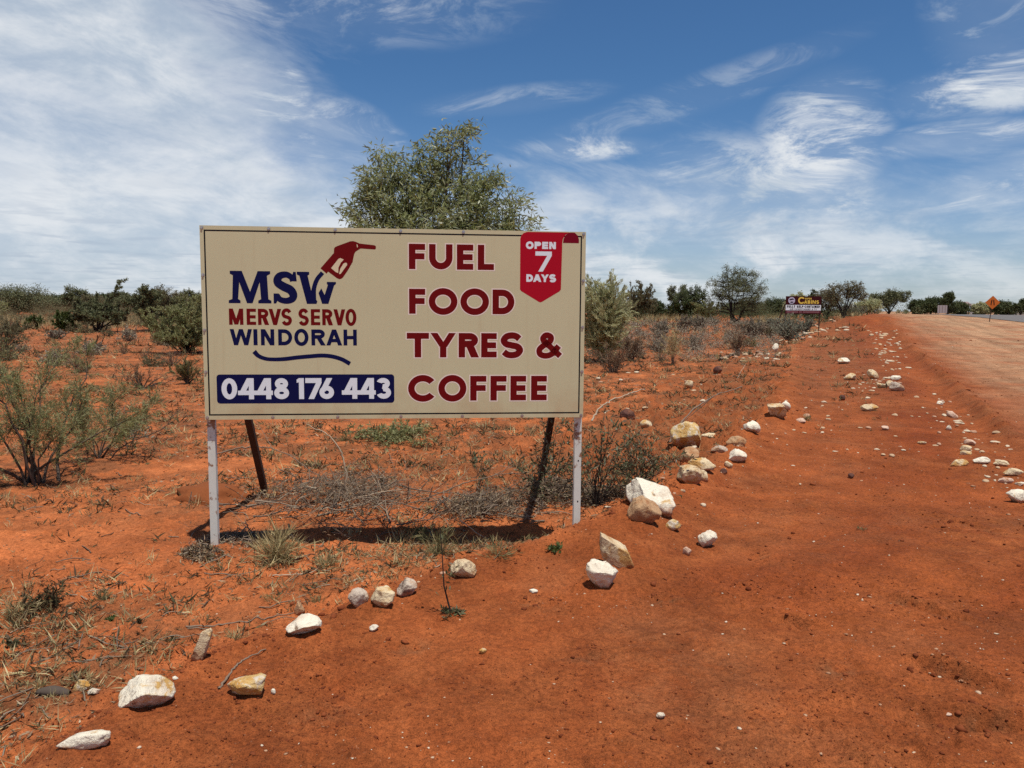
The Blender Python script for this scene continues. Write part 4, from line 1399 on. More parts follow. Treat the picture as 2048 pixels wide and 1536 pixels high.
p = far_base(1949, 185)
o = empty('water_tank', tuple(p))
tag(o, 'white upright water tank beside the rusty shed far off', 'water tank')
zt = height_at(1949, 612, 185) - p[2]
g = Geo()
g.tube([(0, 0, -.3), (0, 0, zt - .25)], [.75, .75], 20)
g.build('tank_body', M_ROOF, o)
g = Geo()
g.tube([(0, 0, zt - .249), (0, 0, zt)], [.78, .12], 20)
g.build('tank_lid', M_GREYB, o)

p = far_base(2036, 230)
o = empty('house', tuple(p))
tag(o, 'low house with white gabled iron roof at the right edge far off', 'house')
zt = height_at(2036, 611, 230) - p[2]
for k, xo in ((0, -.6), (1, 2.6)):
    g = Geo()
    hw = 1.9
    g.box(xo - hw + .2, xo + hw - .2, 0, 5, -.3, zt - 1.0)
    g.build('wall', M_GREYB, o)
    g = Geo()
    g.add([(xo - hw, -.3, zt - 1.0), (xo + hw, -.3, zt - 1.0), (xo, -.3, zt), (xo - hw, 5.3, zt - 1.0), (xo + hw, 5.3, zt - 1.0), (xo, 5.3, zt)],
          [(0, 1, 2), (3, 5, 4), (0, 2, 5, 3), (1, 4, 5, 2), (0, 3, 4, 1)])
    g.build('roof', M_ROOF, o)

# ------------------------------------------------------------------ plants
def shrub(name, label, cat, base, h, w, leafm, stemm=None, stems=14, twigs=7, leaves=12, L=0.03, Wd=0.008, upright=1.0, twig_len=0.25, align=0.7,
          start=0.3, r0=0.008, seed=0, group=None, droop=0.0, lean=(0, 0), crown='foliage', stemn='stems', jag=0.25, fill=1.0, bend=0.12, tr0=.15):
    g = np.random.default_rng(seed + 1000)
    polys, rads, LP, LD = [], [], [], []
    lo = 0.25 if upright < 1.2 else 0.15
    for i in range(stems):
        ph = i * 2.39996 + g.normal() * .4
        st = math.sqrt(lo * 0 + g.random()) * (0.98)
        th = math.asin(min(1, st))
        k = 1 + jag * (g.random() - .7)
        E = np.array([w / 2 * math.sin(th) * math.cos(ph) + lean[0] * h, w / 2 * math.sin(th) * math.sin(ph) + lean[1] * h, h * (0.22 + .78 * math.cos(th)) * fill]) * k
        tt = np.linspace(0, 1, 8)
        P = np.stack([E[0] * tt ** upright, E[1] * tt ** upright, E[2] * tt ** (0.85 / max(upright, .6) ** .3)], -1)
        P[1:] += np.cumsum(g.normal(size=(7, 3)) * h * bend * .25, 0) * np.linspace(.3, 1, 7)[:, None]
        P += np.array([g.normal() * w * .03, g.normal() * w * .03, -0.03])
        P[:, 2] = np.maximum(P[:, 2], -0.03)
        polys.append(P)
        rads.append(r0 * (0.7 + .6 * g.random()) * (1 - .85 * tt))
        T = unit(np.gradient(P, axis=0))
        for j in range(twigs):
            t0 = start + (1 - start) * (j + g.random()) / twigs
            f = t0 * 7
            a = min(int(f), 6)
            B = P[a] + (P[a + 1] - P[a]) * (f - a)
            D = unit(T[a] * 1.0 + g.normal(size=3) * .75 + np.array([0, 0, .15 - droop]))
            tl = twig_len * h * (.5 + .8 * g.random()) * (1.15 - .5 * t0)
            t2 = np.linspace(0, 1, 4)[:, None]
            Q = B + D * tl * t2 + np.array([0, 0, -droop * tl * .6]) * t2 ** 2 + g.normal(size=3) * tl * .12 * t2 ** 2
            Q[:, 2] = np.maximum(Q[:, 2], 0.0)
            polys.append(Q)
            rads.append(r0 * tr0 * np.linspace(1, .3, 4))
            if leaves:
                s = g.random(leaves) ** .8
                LP.append(B + (Q[-1] - B) * s[:, None] + g.normal(size=(leaves, 3)) * tl * .06)
                LD.append(unit(Q[-1] - B) * align + g.normal(size=(leaves, 3)) * (1 - align) + np.array([0, 0, -droop * .5]))
    root = empty(name, tuple(base))
    tag(root, label, cat, group)
    n5 = [p if len(p) == 8 else np.stack([np.interp(np.linspace(0, 3, 8), range(4), p[:, q]) for q in range(3)], -1) for p in polys]
    v, f = many_tubes(n5, [r if len(r) == 8 else np.interp(np.linspace(0, 3, 8), range(4), r) for r in rads], 4)
    mesh_obj(stemn, v, f, stemm or M_BARK, root)
    if leaves:
        LP, LD = np.concatenate(LP), np.concatenate(LD)
        LP[:, 2] = np.maximum(LP[:, 2], 0.004)
        n = len(LP)
        v, f = leaf_arrays(LP, LD, L * (.6 + .8 * g.random(n)), Wd * (.7 + .6 * g.random(n)), g)
        mesh_obj(crown, v, f, leafm, root)
    return root


def tree(name, label, base, lobes, leafm, barkm, nclus, nleaf, L, Wd, clus=0.25, droop=0.5, r0=0.09, stems=((0, 0),), seed=0, group=None, cat='tree', shell=0.6, limbs_to=0.9, fork=0.35, twig_r=0.1):
    """lobes: (dx, dz, rx, rz) ellipsoids of the crown round the base"""
    g = np.random.default_rng(seed + 5000)
    polys, rads = [], []
    lim = []
    for li, (lx, lz, rx, rz) in enumerate(lobes):
        s = stems[li % len(stems)]
        E = np.array([lx, g.normal() * rx * .3, lz + rz * .3])
        tt = np.linspace(0, 1, 10)[:, None]
        B = np.array([s[0], s[1], -0.1])
        kn = np.array([B[0] * .6 + E[0] * .4 * fork, E[1] * .2, E[2] * .45])
        P = (1 - tt) ** 2 * B + 2 * tt * (1 - tt) * kn + tt ** 2 * E
        P[2:] += np.cumsum(g.normal(size=(8, 3)) * rx * .05, 0)
        polys.append(P)
        rads.append(r0 * (1 - .82 * tt[:, 0]) * (.75 + .4 * g.random()))
        lim.append(P)
    wts = np.array([l[2] * l[2] * l[3] for l in lobes]) ** .8
    wts /= wts.sum()
    LP, LD = [], []
    for li, l in enumerate(lobes):
        n = max(4, int(nclus * wts[li]))
        d = unit(g.normal(size=(n, 3)))
        rad = g.random((n, 1)) ** (1 / 3.0 * shell) if shell else g.random((n, 1))
        rad *= 1 + .22 * (g.random((n, 1)) - .4)
        C = d * rad * np.array([l[2], l[2] * .85, l[3]]) + np.array([l[0], 0, l[1]])
        P = lim[li]
        for c in C:
            up = P[3:]
            dist = np.linalg.norm(up - c, axis=1) + (up[:, 2] > c[2]) * .5 * l[3]
            a = up[int(np.argmin(dist))]
            t2 = np.linspace(0, 1, 10)[:, None]
            mid = (a + c) / 2 + np.array([0, 0, .12 * np.linalg.norm(c - a)]) + g.normal(size=3) * .06 * np.linalg.norm(c - a)
            polys.append((1 - t2) ** 2 * a + 2 * t2 * (1 - t2) * mid + t2 ** 2 * c)
            rads.append(r0 * twig_r * np.linspace(1, .3, 10))
            out = unit(c - a)
            LP.append(c + (g.random((nleaf, 1)) - .65) * out * clus * 1.6 + g.normal(size=(nleaf, 3)) * clus * .5)
            LD.append(out * .5 + g.normal(size=(nleaf, 3)) * .55 + np.array([0, 0, -droop]))
    root = empty(name, tuple(base))
    tag(root, label, cat, group)
    v, f = many_tubes(polys, rads, 5)
    mesh_obj('trunk', v, f, barkm, root)
    LP, LD = np.concatenate(LP), np.concatenate(LD)
    n = len(LP)
    v, f = leaf_arrays(LP, LD, L * (.6 + .8 * g.random(n)), Wd * (.7 + .6 * g.random(n)), g, .35)
    mesh_obj('crown', v, f, leafm, root)
    return root


def far_tree(name, label, px, top, wpx, dist, leafm, seed, kind='round', barkm=None, group=None, dens=1.0):
    p = spot(px, dist)
    H = height_at(px, top, dist) - p[2]
    Wm = wpx / F_PX * dist
    g = np.random.default_rng(seed)
    lobes = []
    n = {'round': 4, 'open': 6, 'flat': 5}[kind]
    for i in range(n):
        a = (i + .5) / n * 2 - 1
        if kind == 'round':
            lobes.append((a * Wm * .30 + g.normal() * Wm * .04, H * (.54 - .14 * abs(a) + .06 * g.normal()), Wm * .28, H * .36))
        elif kind == 'open':
            lobes.append((a * Wm * .36 + g.normal() * Wm * .06, H * (.66 - .22 * abs(a) + .09 * g.normal()), Wm * .17, H * .19))
        else:
            lobes.append((a * Wm * .38, H * (.72 - .12 * abs(a) + .05 * g.normal()), Wm * .20, H * .20))
    k = max((l[1] + l[3]) for l in lobes) / H
    lobes = [(l[0], l[1] / k * .97, l[2], l[3] / k) for l in lobes]
    px_m = dist / (F_PX / 2)
    return tree(name, label, p, lobes, leafm, barkm or M_BARKD, int((260 if kind == 'round' else 190) * dens * max(1, Wm / 6)), 30 if Wm < 6 else 44, max(.14, px_m * 1.5), max(.05, px_m * .65), clus=Wm * .055,
                droop=.3, r0=H * .028, seed=seed, group=group, fork=.6, shell=.7, twig_r=.18)


# the gum right behind the billboard
DT = 12.6
pb = spot(880, DT)


def lobe(px, py, rxp, ryp, d=DT):
    a, b_, c_ = ray(px, py)
    return (a / b_ * d - pb[0], EYE + c_ / b_ * d - pb[2], rxp / F_PX * d, ryp / F_PX * d)


tree('gum_tree', 'bushy grey-green gum tree rising behind the billboard', pb,
     [lobe(800, 395, 85, 85), lobe(760, 430, 70, 80), lobe(905, 330, 62, 72), lobe(905, 285, 42, 42), lobe(880, 420, 105, 85), lobe(965, 415, 70, 70),
      lobe(1030, 440, 40, 42), lobe(703, 440, 26, 24), lobe(860, 480, 170, 70), lobe(800, 520, 130, 60), lobe(960, 500, 100, 60), lobe(835, 350, 55, 50), lobe(970, 380, 45, 45), lobe(765, 345, 55, 50), lobe(728, 385, 36, 46), lobe(1035, 425, 40, 45), lobe(930, 265, 26, 22)],
     M_GUM, M_BARK, 1000, 25, 0.110, 0.022, clus=0.12, droop=0.25, r0=0.055, stems=((0, 0), (.25, .1), (-.3, .05)), seed=3, shell=.85, twig_r=.09)

# far trees on the left
FT = [('round', 30, 571, 150, 95, M_MULGA, 'broad dark mulga at the left edge of the tree line'),
      ('round', 88, 592, 80, 130, M_MULGA, 'low mulga just right of the broad one at the left edge'),
      ('open', 150, 571, 62, 115, M_MULGA, 'tallest open-topped tree of the left tree line'),
      ('round', 205, 586, 62, 150, M_DKGREEN, 'small dark tree right of the tallest one on the left'),
      ('round', 238, 583, 60, 160, M_MULGA, 'far grey-green tree midway along the left tree line'),
      ('round', 278, 588, 58, 150, M_MULGA, 'far tree behind the forked-trunk mulga on the left'),
      ('round', 335, 570, 80, 85, M_BROWN, 'brownish round tree left of the billboard edge'),
      ('open', 378, 578, 56, 105, M_MULGA, 'ragged tree next to the billboard on its left side'),
      ('round', 398, 592, 60, 120, M_DKGREEN, 'dark tree partly hidden by the billboard on the left'),
      ('round', 120, 590, 80, 140, M_DKGREEN, 'low dark far tree below the tallest left tree'),
      ('round', 62, 586, 80, 120, M_MULGA, 'mulga tree with a flat crown second from the left edge'),
      ('round', 182, 589, 60, 110, M_BROWN, 'brownish far tree directly right of the tallest left tree'),
      ('open', 258, 587, 64, 100, M_MULGA, 'thin far tree left of the dense leaning-trunk wattle'),
      ('round', 306, 590, 66, 110, M_DKGREEN, 'dark far tree directly behind the leaning-trunk wattle'),
      ('round', 358, 588, 60, 95, M_MULGA, 'far tree above the large dark olive bush'),
      ('open', 1352, 567, 52, 95, M_MULGA, 'thin airy gum next to the dense gum right of the billboard'),
      ('round', 1382, 570, 72, 90, M_DKGREEN, 'dense dark gum left of the big black-stemmed acacia'),
      ('round', 1310, 598, 50, 95, M_DKGREEN, 'low dark tree behind the round bush right of billboard'),
      ('round', 1500, 604, 110, 150, M_MULGA, 'far scrub tree between the big acacia and the cabins sign'),
      ('round', 1562, 596, 60, 120, M_DKGREEN, 'round green tree left of the cabins sign'),
      ('open', 1592, 583, 46, 110, M_PALEGR, 'pale airy tree peeping over the cabins sign'),
      ('round', 1626, 581, 36, 100, M_DKGREEN, 'small dark tree above the right part of the cabins sign'),
      ('open', 1655, 577, 76, 88, M_BROWN, 'sparse grey tree half behind the cabins sign'),
      ('open', 1688, 557, 84, 80, M_BROWN, 'wispy bare-branched tree right of the cabins sign'),
      ('round', 1735, 596, 60, 100, M_PALEGR, 'pale bushy tree behind the dirt heap'),
      ('open', 1778, 579, 78, 130, M_MULGA, 'large spreading gum beyond the road crest'),
      ('round', 1838, 597, 46, 165, M_DKGREEN, 'dark tree right of the large spreading gum past the crest'),
      ('round', 1862, 592, 52, 165, M_DKGREEN, 'dark tree behind the left end of the grey board'),
      ('open', 1896, 580, 40, 160, M_DKGREEN, 'tallest dark tree behind the grey board'),
      ('round', 1915, 601, 44, 170, M_DKGREEN, 'low dark tree left of the rusty shed'),
      ('round', 1962, 604, 34, 170, M_PALEGR, 'small pale tree between the shed and the warning sign'),
      ('round', 2003, 602, 58, 170, M_DKGREEN, 'dark tree right of the orange warning sign'),
      ('open', 2042, 596, 38, 150, M_DKGREEN, 'dark tree at the right edge before the white roofs')]
for i, (kd, px, top, wd, dist, lm, lab) in enumerate(FT):
    far_tree('mulga_tree' if px < 410 else 'gum_tree', lab, px, top, wd, dist, lm, 40 + i, kd)

# far-off scrub that closes the view at the horizon
def scrub(n, px0, px1, d0, d1, hmax, mat, name, label, seed, power=1.0):
    g = np.random.default_rng(seed)
    VV, FF, k = [], [], 0
    for i in range(n):
        d = d0 + (d1 - d0) * g.random() ** power
        px = px0 + (px1 - px0) * g.random()
        p = spot(px, d)
        h = hmax * (.4 + .8 * g.random())
        m = 110
        q = unit(g.normal(size=(m, 3))) * (g.random((m, 1)) ** .4) * np.array([h * .9, h * .7, h * .55]) + p + np.array([0, 0, h * .5])
        v, f = leaf_arrays(q, g.normal(size=(m, 3)) + np.array([0, 0, .7]), d / 790 * 1.4, d / 790 * .55, g)
        VV.append(v)
        FF.append(f + k)
        k += len(v)
    tag(mesh_obj(name, np.concatenate(VV), np.concatenate(FF), mat), label, 'scrub', kind='stuff')


scrub(760, -700, 420, 80, 240, 1.8, M_BROWN, 'distant_scrub', 'brown-green distant scrub below the left tree line', 1)
scrub(150, -700, 2400, 150, 420, 2.2, M_MULGA, 'distant_scrub', 'grey-green far scrub along the whole horizon', 2)
scrub(220, 1190, 1720, 55, 190, 1.4, M_DKGREEN, 'distant_scrub', 'dark far scrub between billboard and dirt heap', 3)
scrub(620, -700, 410, 56, 140, .8, M_BROWN, 'low_scrub', 'low brown scrub across the left flat', 4, 1.3)
scrub(230, 1180, 1560, 22, 70, .5, M_SALT, 'low_scrub', 'low grey scrub between billboard and stone heap', 9, 1.2)
scrub(150, -60, 410, 47, 75, .45, M_BROWN, 'low_scrub', 'ankle-high brown scrub in front of the left tree line', 12)


def drygrass(n, px0, px1, py0, py1, name, label, seed, hh=.5, mat=None):
    g = np.random.default_rng(seed)
    VV, FF, k = [], [], 0
    for i in range(n):
        p = at(px0 + (px1 - px0) * g.random(), py0 + (py1 - py0) * g.random())
        m = 30
        d = p[1]
        q = p + g.normal(size=(m, 3)) * np.array([.35, .35, 0])
        v, f = leaf_arrays(q, g.normal(size=(m, 3)) * .35 + np.array([0, 0, 1.0]), hh * (.5 + .7 * g.random(m)), max(.008, d / 790 * .35), g)
        VV.append(v)
        FF.append(f + k)
        k += len(v)
    tag(mesh_obj(name, np.concatenate(VV), np.concatenate(FF), mat or M_STRAW), label, 'dry grass', kind='stuff')


drygrass(70, 1290, 1420, 634, 645, 'dry_grass', 'pale dry grass between the round bush and the acacia', 5, .8)
drygrass(70, 1515, 1580, 634, 655, 'dry_grass', 'pale dry grass left of the cabins sign', 6, .8)
drygrass(220, -500, 400, 634, 660, 'dry_grass', 'pale dry grass beneath the left tree line', 7, .6)
drygrass(40, 1660, 1720, 626, 634, 'dry_grass', 'dry grass at the foot of the wispy tree', 8, .6)

# ---- shrubs one can point at
def sh_px(px, base_py, top, wpx):
    p = at(px, base_py)
    return p, height_at(px, top, p[1]) - p[2], wpx / F_PX * p[1]


# left foreground bush in two sprawling halves
p, h, w = sh_px(70, 968, 685, 500)
shrub('emu_bush', 'sprawling olive needle-leaved bush cut by the left edge', 'bush', p, h, w, M_OLIVE, M_BARK, 13, 30, 40, .050, .0050, .95, .22, .62, .3, .014, 12, lean=(-.12, 0), bend=.22, jag=.45)
p, h, w = sh_px(196, 918, 745, 250)
shrub('emu_bush', 'smaller olive needle-leaved bush spreading right of the one at the left edge', 'bush', p, h, w, M_OLIVE, M_BARK, 9, 26, 40, .046, .005, .95, .25, .6, .32, .009, 13, jag=.45, lean=(.15, 0), bend=.16)
p, h, w = sh_px(262, 900, 800, 120)
shrub('grey_seedling', 'pale grey-green leafy sprig beside the smaller olive bush', 'plant', p, h, w, M_SALTG, M_BARK, 6, 5, 8, .06, .012, 1.1, .3, .5, .4, .005, 14)
# middle distance, left
LS = [('dry_bush', 285, 778, 732, 150, M_RUST, 'spreading leafless twig bush on the flat left of the billboard', 10, 9, 5, .05, .008, 1.0, .3, .5),
      ('grass_clump', 374, 768, 722, 44, M_GREENGRASS, 'green upright grass clump close to the billboard left edge', 22, 3, 6, .14, .012, 1.3, .4, .9),
      ('green_bush', 131, 663, 628, 46, M_GREEN, 'bright green rounded bush on the left flat', 26, 8, 14, .16, .055, 1.2, .25, .7),
      ('green_bush', 66, 656, 634, 44, M_GREEN, 'duller green low bush left of the bright rounded bush', 18, 7, 12, .16, .05, 1.1, .25, .6),
      ('green_bush', 215, 650, 626, 54, M_GREEN, 'green bush behind the forked dark-stemmed shrub', 18, 7, 12, .16, .05, 1.1, .25, .6),
      ('saltbush', 112, 678, 660, 44, M_SALT, 'small grey-brown bush below the bright green rounded bush', 12, 6, 10, .08, .025, 1.0, .3, .5),
      ('wattle_bush', 196, 664, 584, 118, M_MULGA, 'wattle with several bare black forked stems on the left flat', 12, 14, 26, .17, .05, .95, .22, .5),
      ('wattle_bush', 302, 662, 577, 110, M_MULGA, 'dense wattle on a dark leaning trunk left of the large bush', 10, 16, 26, .17, .05, .9, .24, .5),
      ('wattle_bush', 372, 706, 598, 150, M_OLIVE, 'large dark olive bush right against the billboard left edge', 28, 14, 24, .09, .024, 1.0, .22, .5),
      ('dead_bush', 182, 704, 666, 60, M_RUST, 'dead broken bush with thick black stubs on the left flat', 7, 4, 0, .1, .01, .9, .3, .5),
      ('saltbush', 345, 690, 660, 62, M_BROWN, 'low brown bush under the dense wattle', 16, 8, 12, .07, .02, 1.0, .25, .5),
      ('grass_clump', 12, 700, 640, 70, M_BROWN, 'thin brown upright bush at the left edge behind the olive bush', 18, 5, 8, .10, .02, 1.2, .3, .8),
      ('saltbush', 30, 668, 646, 70, M_BROWN, 'flat brown bush far left on the flat', 16, 7, 12, .10, .03, 1.0, .3, .5)]
for i, (nm, px, bp, tp, wd, lm, lab, st, tw, lv, L_, W_, up, tl, al) in enumerate(LS):
    p, h, w = sh_px(px, bp, tp, wd)
    wat = nm == 'wattle_bush' and px < 350
    shrub(nm, lab, 'grass' if nm == 'grass_clump' else 'bush', p, h, w, lm, M_BARKD if 'wattle' in nm or 'dead' in nm else M_BARK, int(st * 1.2) + 2, tw, int(lv * 3), L_ * .75, W_ * .95, up, tl, al,
          .48 if wat else .2, .05 if wat else (.05 if nm == 'dead_bush' else .008 + .0004 * p[1]), 60 + i, bend=.2)

# right of the billboard
RS = [('broom_bush', 1205, 724, 566, 118, M_PALEGR, 'tall pale grey-green broom bush beside the billboard right edge', 60, 14, 22, .10, .014, 1.5, .22, .9, .12),
      ('wattle_bush', 1281, 640, 564, 72, M_BROWN, 'dark round-topped bush on a short stem right of the broom bush', 30, 12, 26, .16, .045, .9, .2, .55, .2),
      ('green_bush', 1366, 640, 600, 70, M_GREEN, 'bright yellow-green bush below the dense gum', 22, 9, 16, .2, .07, 1.0, .22, .5, .2),
      ('green_bush', 1412, 642, 602, 70, M_OLIVE, 'olive bush between yellow-green bush and big acacia', 20, 9, 16, .18, .06, 1.0, .22, .5, .2),
      ('saltbush', 1324, 676, 641, 48, M_SALT, 'grey saltbush in front of the dry grass right of the broom bush', 26, 8, 14, .06, .02, 1.0, .22, .4, .15),
      ('saltbush', 1368, 660, 631, 40, M_SALT, 'left of two grey saltbushes growing side by side below the acacia', 26, 8, 14, .07, .024, 1.0, .22, .4, .15),
      ('saltbush', 1396, 660, 633, 40, M_SALT, 'right of two grey saltbushes growing side by side below the acacia', 26, 8, 14, .07, .024, 1.0, .22, .4, .15),
      ('saltbush', 1424, 650, 632, 36, M_SALTG, 'bluish saltbush just left of the acacia foot', 22, 8, 14, .07, .024, 1.0, .22, .4, .15),
      ('saltbush', 1506, 676, 637, 64, M_SALT, 'wide grey saltbush right of the acacia foot', 34, 8, 15, .06, .02, 1.0, .22, .4, .15),
      ('saltbush', 1545, 664, 634, 46, M_SALTG, 'bluish saltbush left of the cabins sign', 24, 8, 14, .06, .02, 1.0, .22, .4, .15),
      ('saltbush', 1576, 680, 634, 72, M_SALTG, 'dark-footed saltbush under the left leg of the cabins sign', 36, 8, 15, .06, .02, .95, .22, .4, .2),
      ('saltbush', 1612, 664, 634, 46, M_SALTG, 'bluish saltbush under the middle of the cabins sign', 24, 8, 14, .06, .02, 1.0, .22, .4, .15),
      ('dry_bush', 1262, 722, 664, 74, M_RUST, 'reddish dry twig bush right of the broom bush foot', 26, 8, 9, .05, .007, 1.2, .28, .7, .2),
      ('dry_bush', 1225, 745, 690, 90, M_RUST, 'low dry bush between billboard and the reddish twig bush', 20, 8, 10, .045, .008, 1.1, .28, .6, .2),
      ('grass_clump', 1345, 730, 660, 46, M_STRAW, 'tall straw-coloured grass clump standing alone on open sand', 34, 3, 5, .10, .006, 1.5, .3, .9, .4),
      ('dry_bush', 1316, 704, 670, 60, M_SALT, 'grey dead-looking bush left of the tall straw clump', 20, 7, 9, .05, .010, 1.0, .28, .5, .2),
      ('dry_bush', 1388, 700, 668, 58, M_SALT, 'grey dead-looking bush right of the tall straw clump', 20, 7, 9, .05, .010, 1.0, .28, .5, .2),
      ('dry_bush', 1476, 712, 664, 46, M_RUST, 'brown upright twig bush above the stone heap', 24, 6, 7, .05, .008, 1.4, .28, .8, .25),
      ('dry_bush', 1540, 676, 650, 40, M_BROWN, 'low brown bush between the wide saltbush and the cabins sign', 16, 7, 10, .05, .014, 1.0, .28, .5, .2),
      ('grass_clump', 1500, 693, 678, 46, M_GREENGRASS, 'yellow-green grass clump by the stone heap', 30, 2, 5, .12, .01, 1.2, .35, .9, .2),
      ('saltbush', 1700, 632, 604, 60, M_SALTG, 'greyish bush at the foot of the wispy tree', 22, 8, 12, .12, .045, 1.0, .25, .5, .15)]
for i, (nm, px, bp, tp, wd, lm, lab, st, tw, lv, L_, W_, up, tl, al, s0) in enumerate(RS):
    p, h, w = sh_px(px, bp, tp, wd)
    shrub(nm, lab, 'grass' if nm == 'grass_clump' else 'bush', p, h, w, lm, M_PALEGR if nm == 'broom_bush' else M_STICK if nm in ('dry_bush', 'grass_clump', 'saltbush') else M_BARKD, int(st * 1.25), tw, int(lv * 2.6), L_ * .85, W_ * 1.25, up, tl, al, s0,
          .003 if nm == 'grass_clump' else .006 + .0004 * p[1], 90 + i, bend=.14)

# the big acacia
pa = at(1470, 648)
da = pa[1]


def lobe2(px, py, rxp, ryp):
    a, b_, c_ = ray(px, py)
    return (a / b_ * da - pa[0], EYE + c_ / b_ * da - pa[2], rxp / F_PX * da, ryp / F_PX * da)


tree('acacia_tree', 'big drooping acacia with several black stems right of the billboard', pa,
     [lobe2(1445, 572, 28, 30), lobe2(1468, 552, 22, 20), lobe2(1498, 560, 24, 24), lobe2(1520, 580, 18, 26), lobe2(1478, 585, 40, 36), lobe2(1432, 604, 22, 28), lobe2(1505, 612, 24, 24), lobe2(1452, 540, 10, 10)],
     M_MULGA, M_BARKD, 520, 30, .15, .036, clus=.24, droop=.8, r0=.12, stems=((0, 0), (-.3, 0), (.35, 0)), seed=9, shell=.8, twig_r=.16, fork=.9)

# ---- plants round the billboard foot
def pile(name, label, base, w, h, seed, n, lm):
    """dead brush lying in a low heap"""
    g = np.random.default_rng(seed + 900)
    polys, rads, LP, LD = [], [], [], []
    for i in range(n):
        c = np.array([g.normal() * w * .24, g.normal() * w * .22, 0])
        rr = math.hypot(c[0] / (w * .5), c[1] / (w * .45))
        c[2] = h * .55 * max(.05, 1 - rr * rr) * g.random() + .01
        L_ = w * (.10 + .30 * g.random() ** 2)
        d = unit(np.array([g.normal(), g.normal() * .8, g.normal() * .42 + .10]))
        tt = np.linspace(-.5, .5, 7)[:, None]
        P = c + d * L_ * tt + g.normal(size=3) * L_ * .25 * (tt ** 2 - .1) + np.cumsum(g.normal(size=(7, 3)), 0) * L_ * .02
        P[:, 2] = np.maximum(P[:, 2], .004)
        polys.append(P)
        r0 = .0016 + .0085 * g.random() ** 3
        rads.append(r0 * np.linspace(1, .35, 7))
        for k in range(3):
            a = P[g.integers(1, 6)]
            d2 = unit(d + g.normal(size=3) * .8 + np.array([0, 0, .1]))
            Q = a + d2 * L_ * .4 * np.linspace(0, 1, 7)[:, None]
            Q[:, 2] = np.maximum(Q[:, 2], .004)
            polys.append(Q)
            rads.append(r0 * .5 * np.linspace(1, .4, 7))
        m = 10
        q = c + g.normal(size=(m, 3)) * np.array([w * .10, w * .07, h * .10])
        q[:, 2] = np.abs(q[:, 2])
        LP.append(q)
        LD.append(g.normal(size=(m, 3)) * np.array([1, 1, .35]))
    root = empty(name, tuple(base))
    tag(root, label, 'brush')
    v, f = many_tubes(polys, rads, 4)
    mesh_obj('stems', v, f, M_TWIG, root)
    LP, LD = np.concatenate(LP), np.concatenate(LD)
    v, f = leaf_arrays(LP, LD, .012 + .03 * g.random(len(LP)), .003 + .006 * g.random(len(LP)), g, .5)
    mesh_obj('dead_leaves', v, f, M_LITTER, root)
    return root


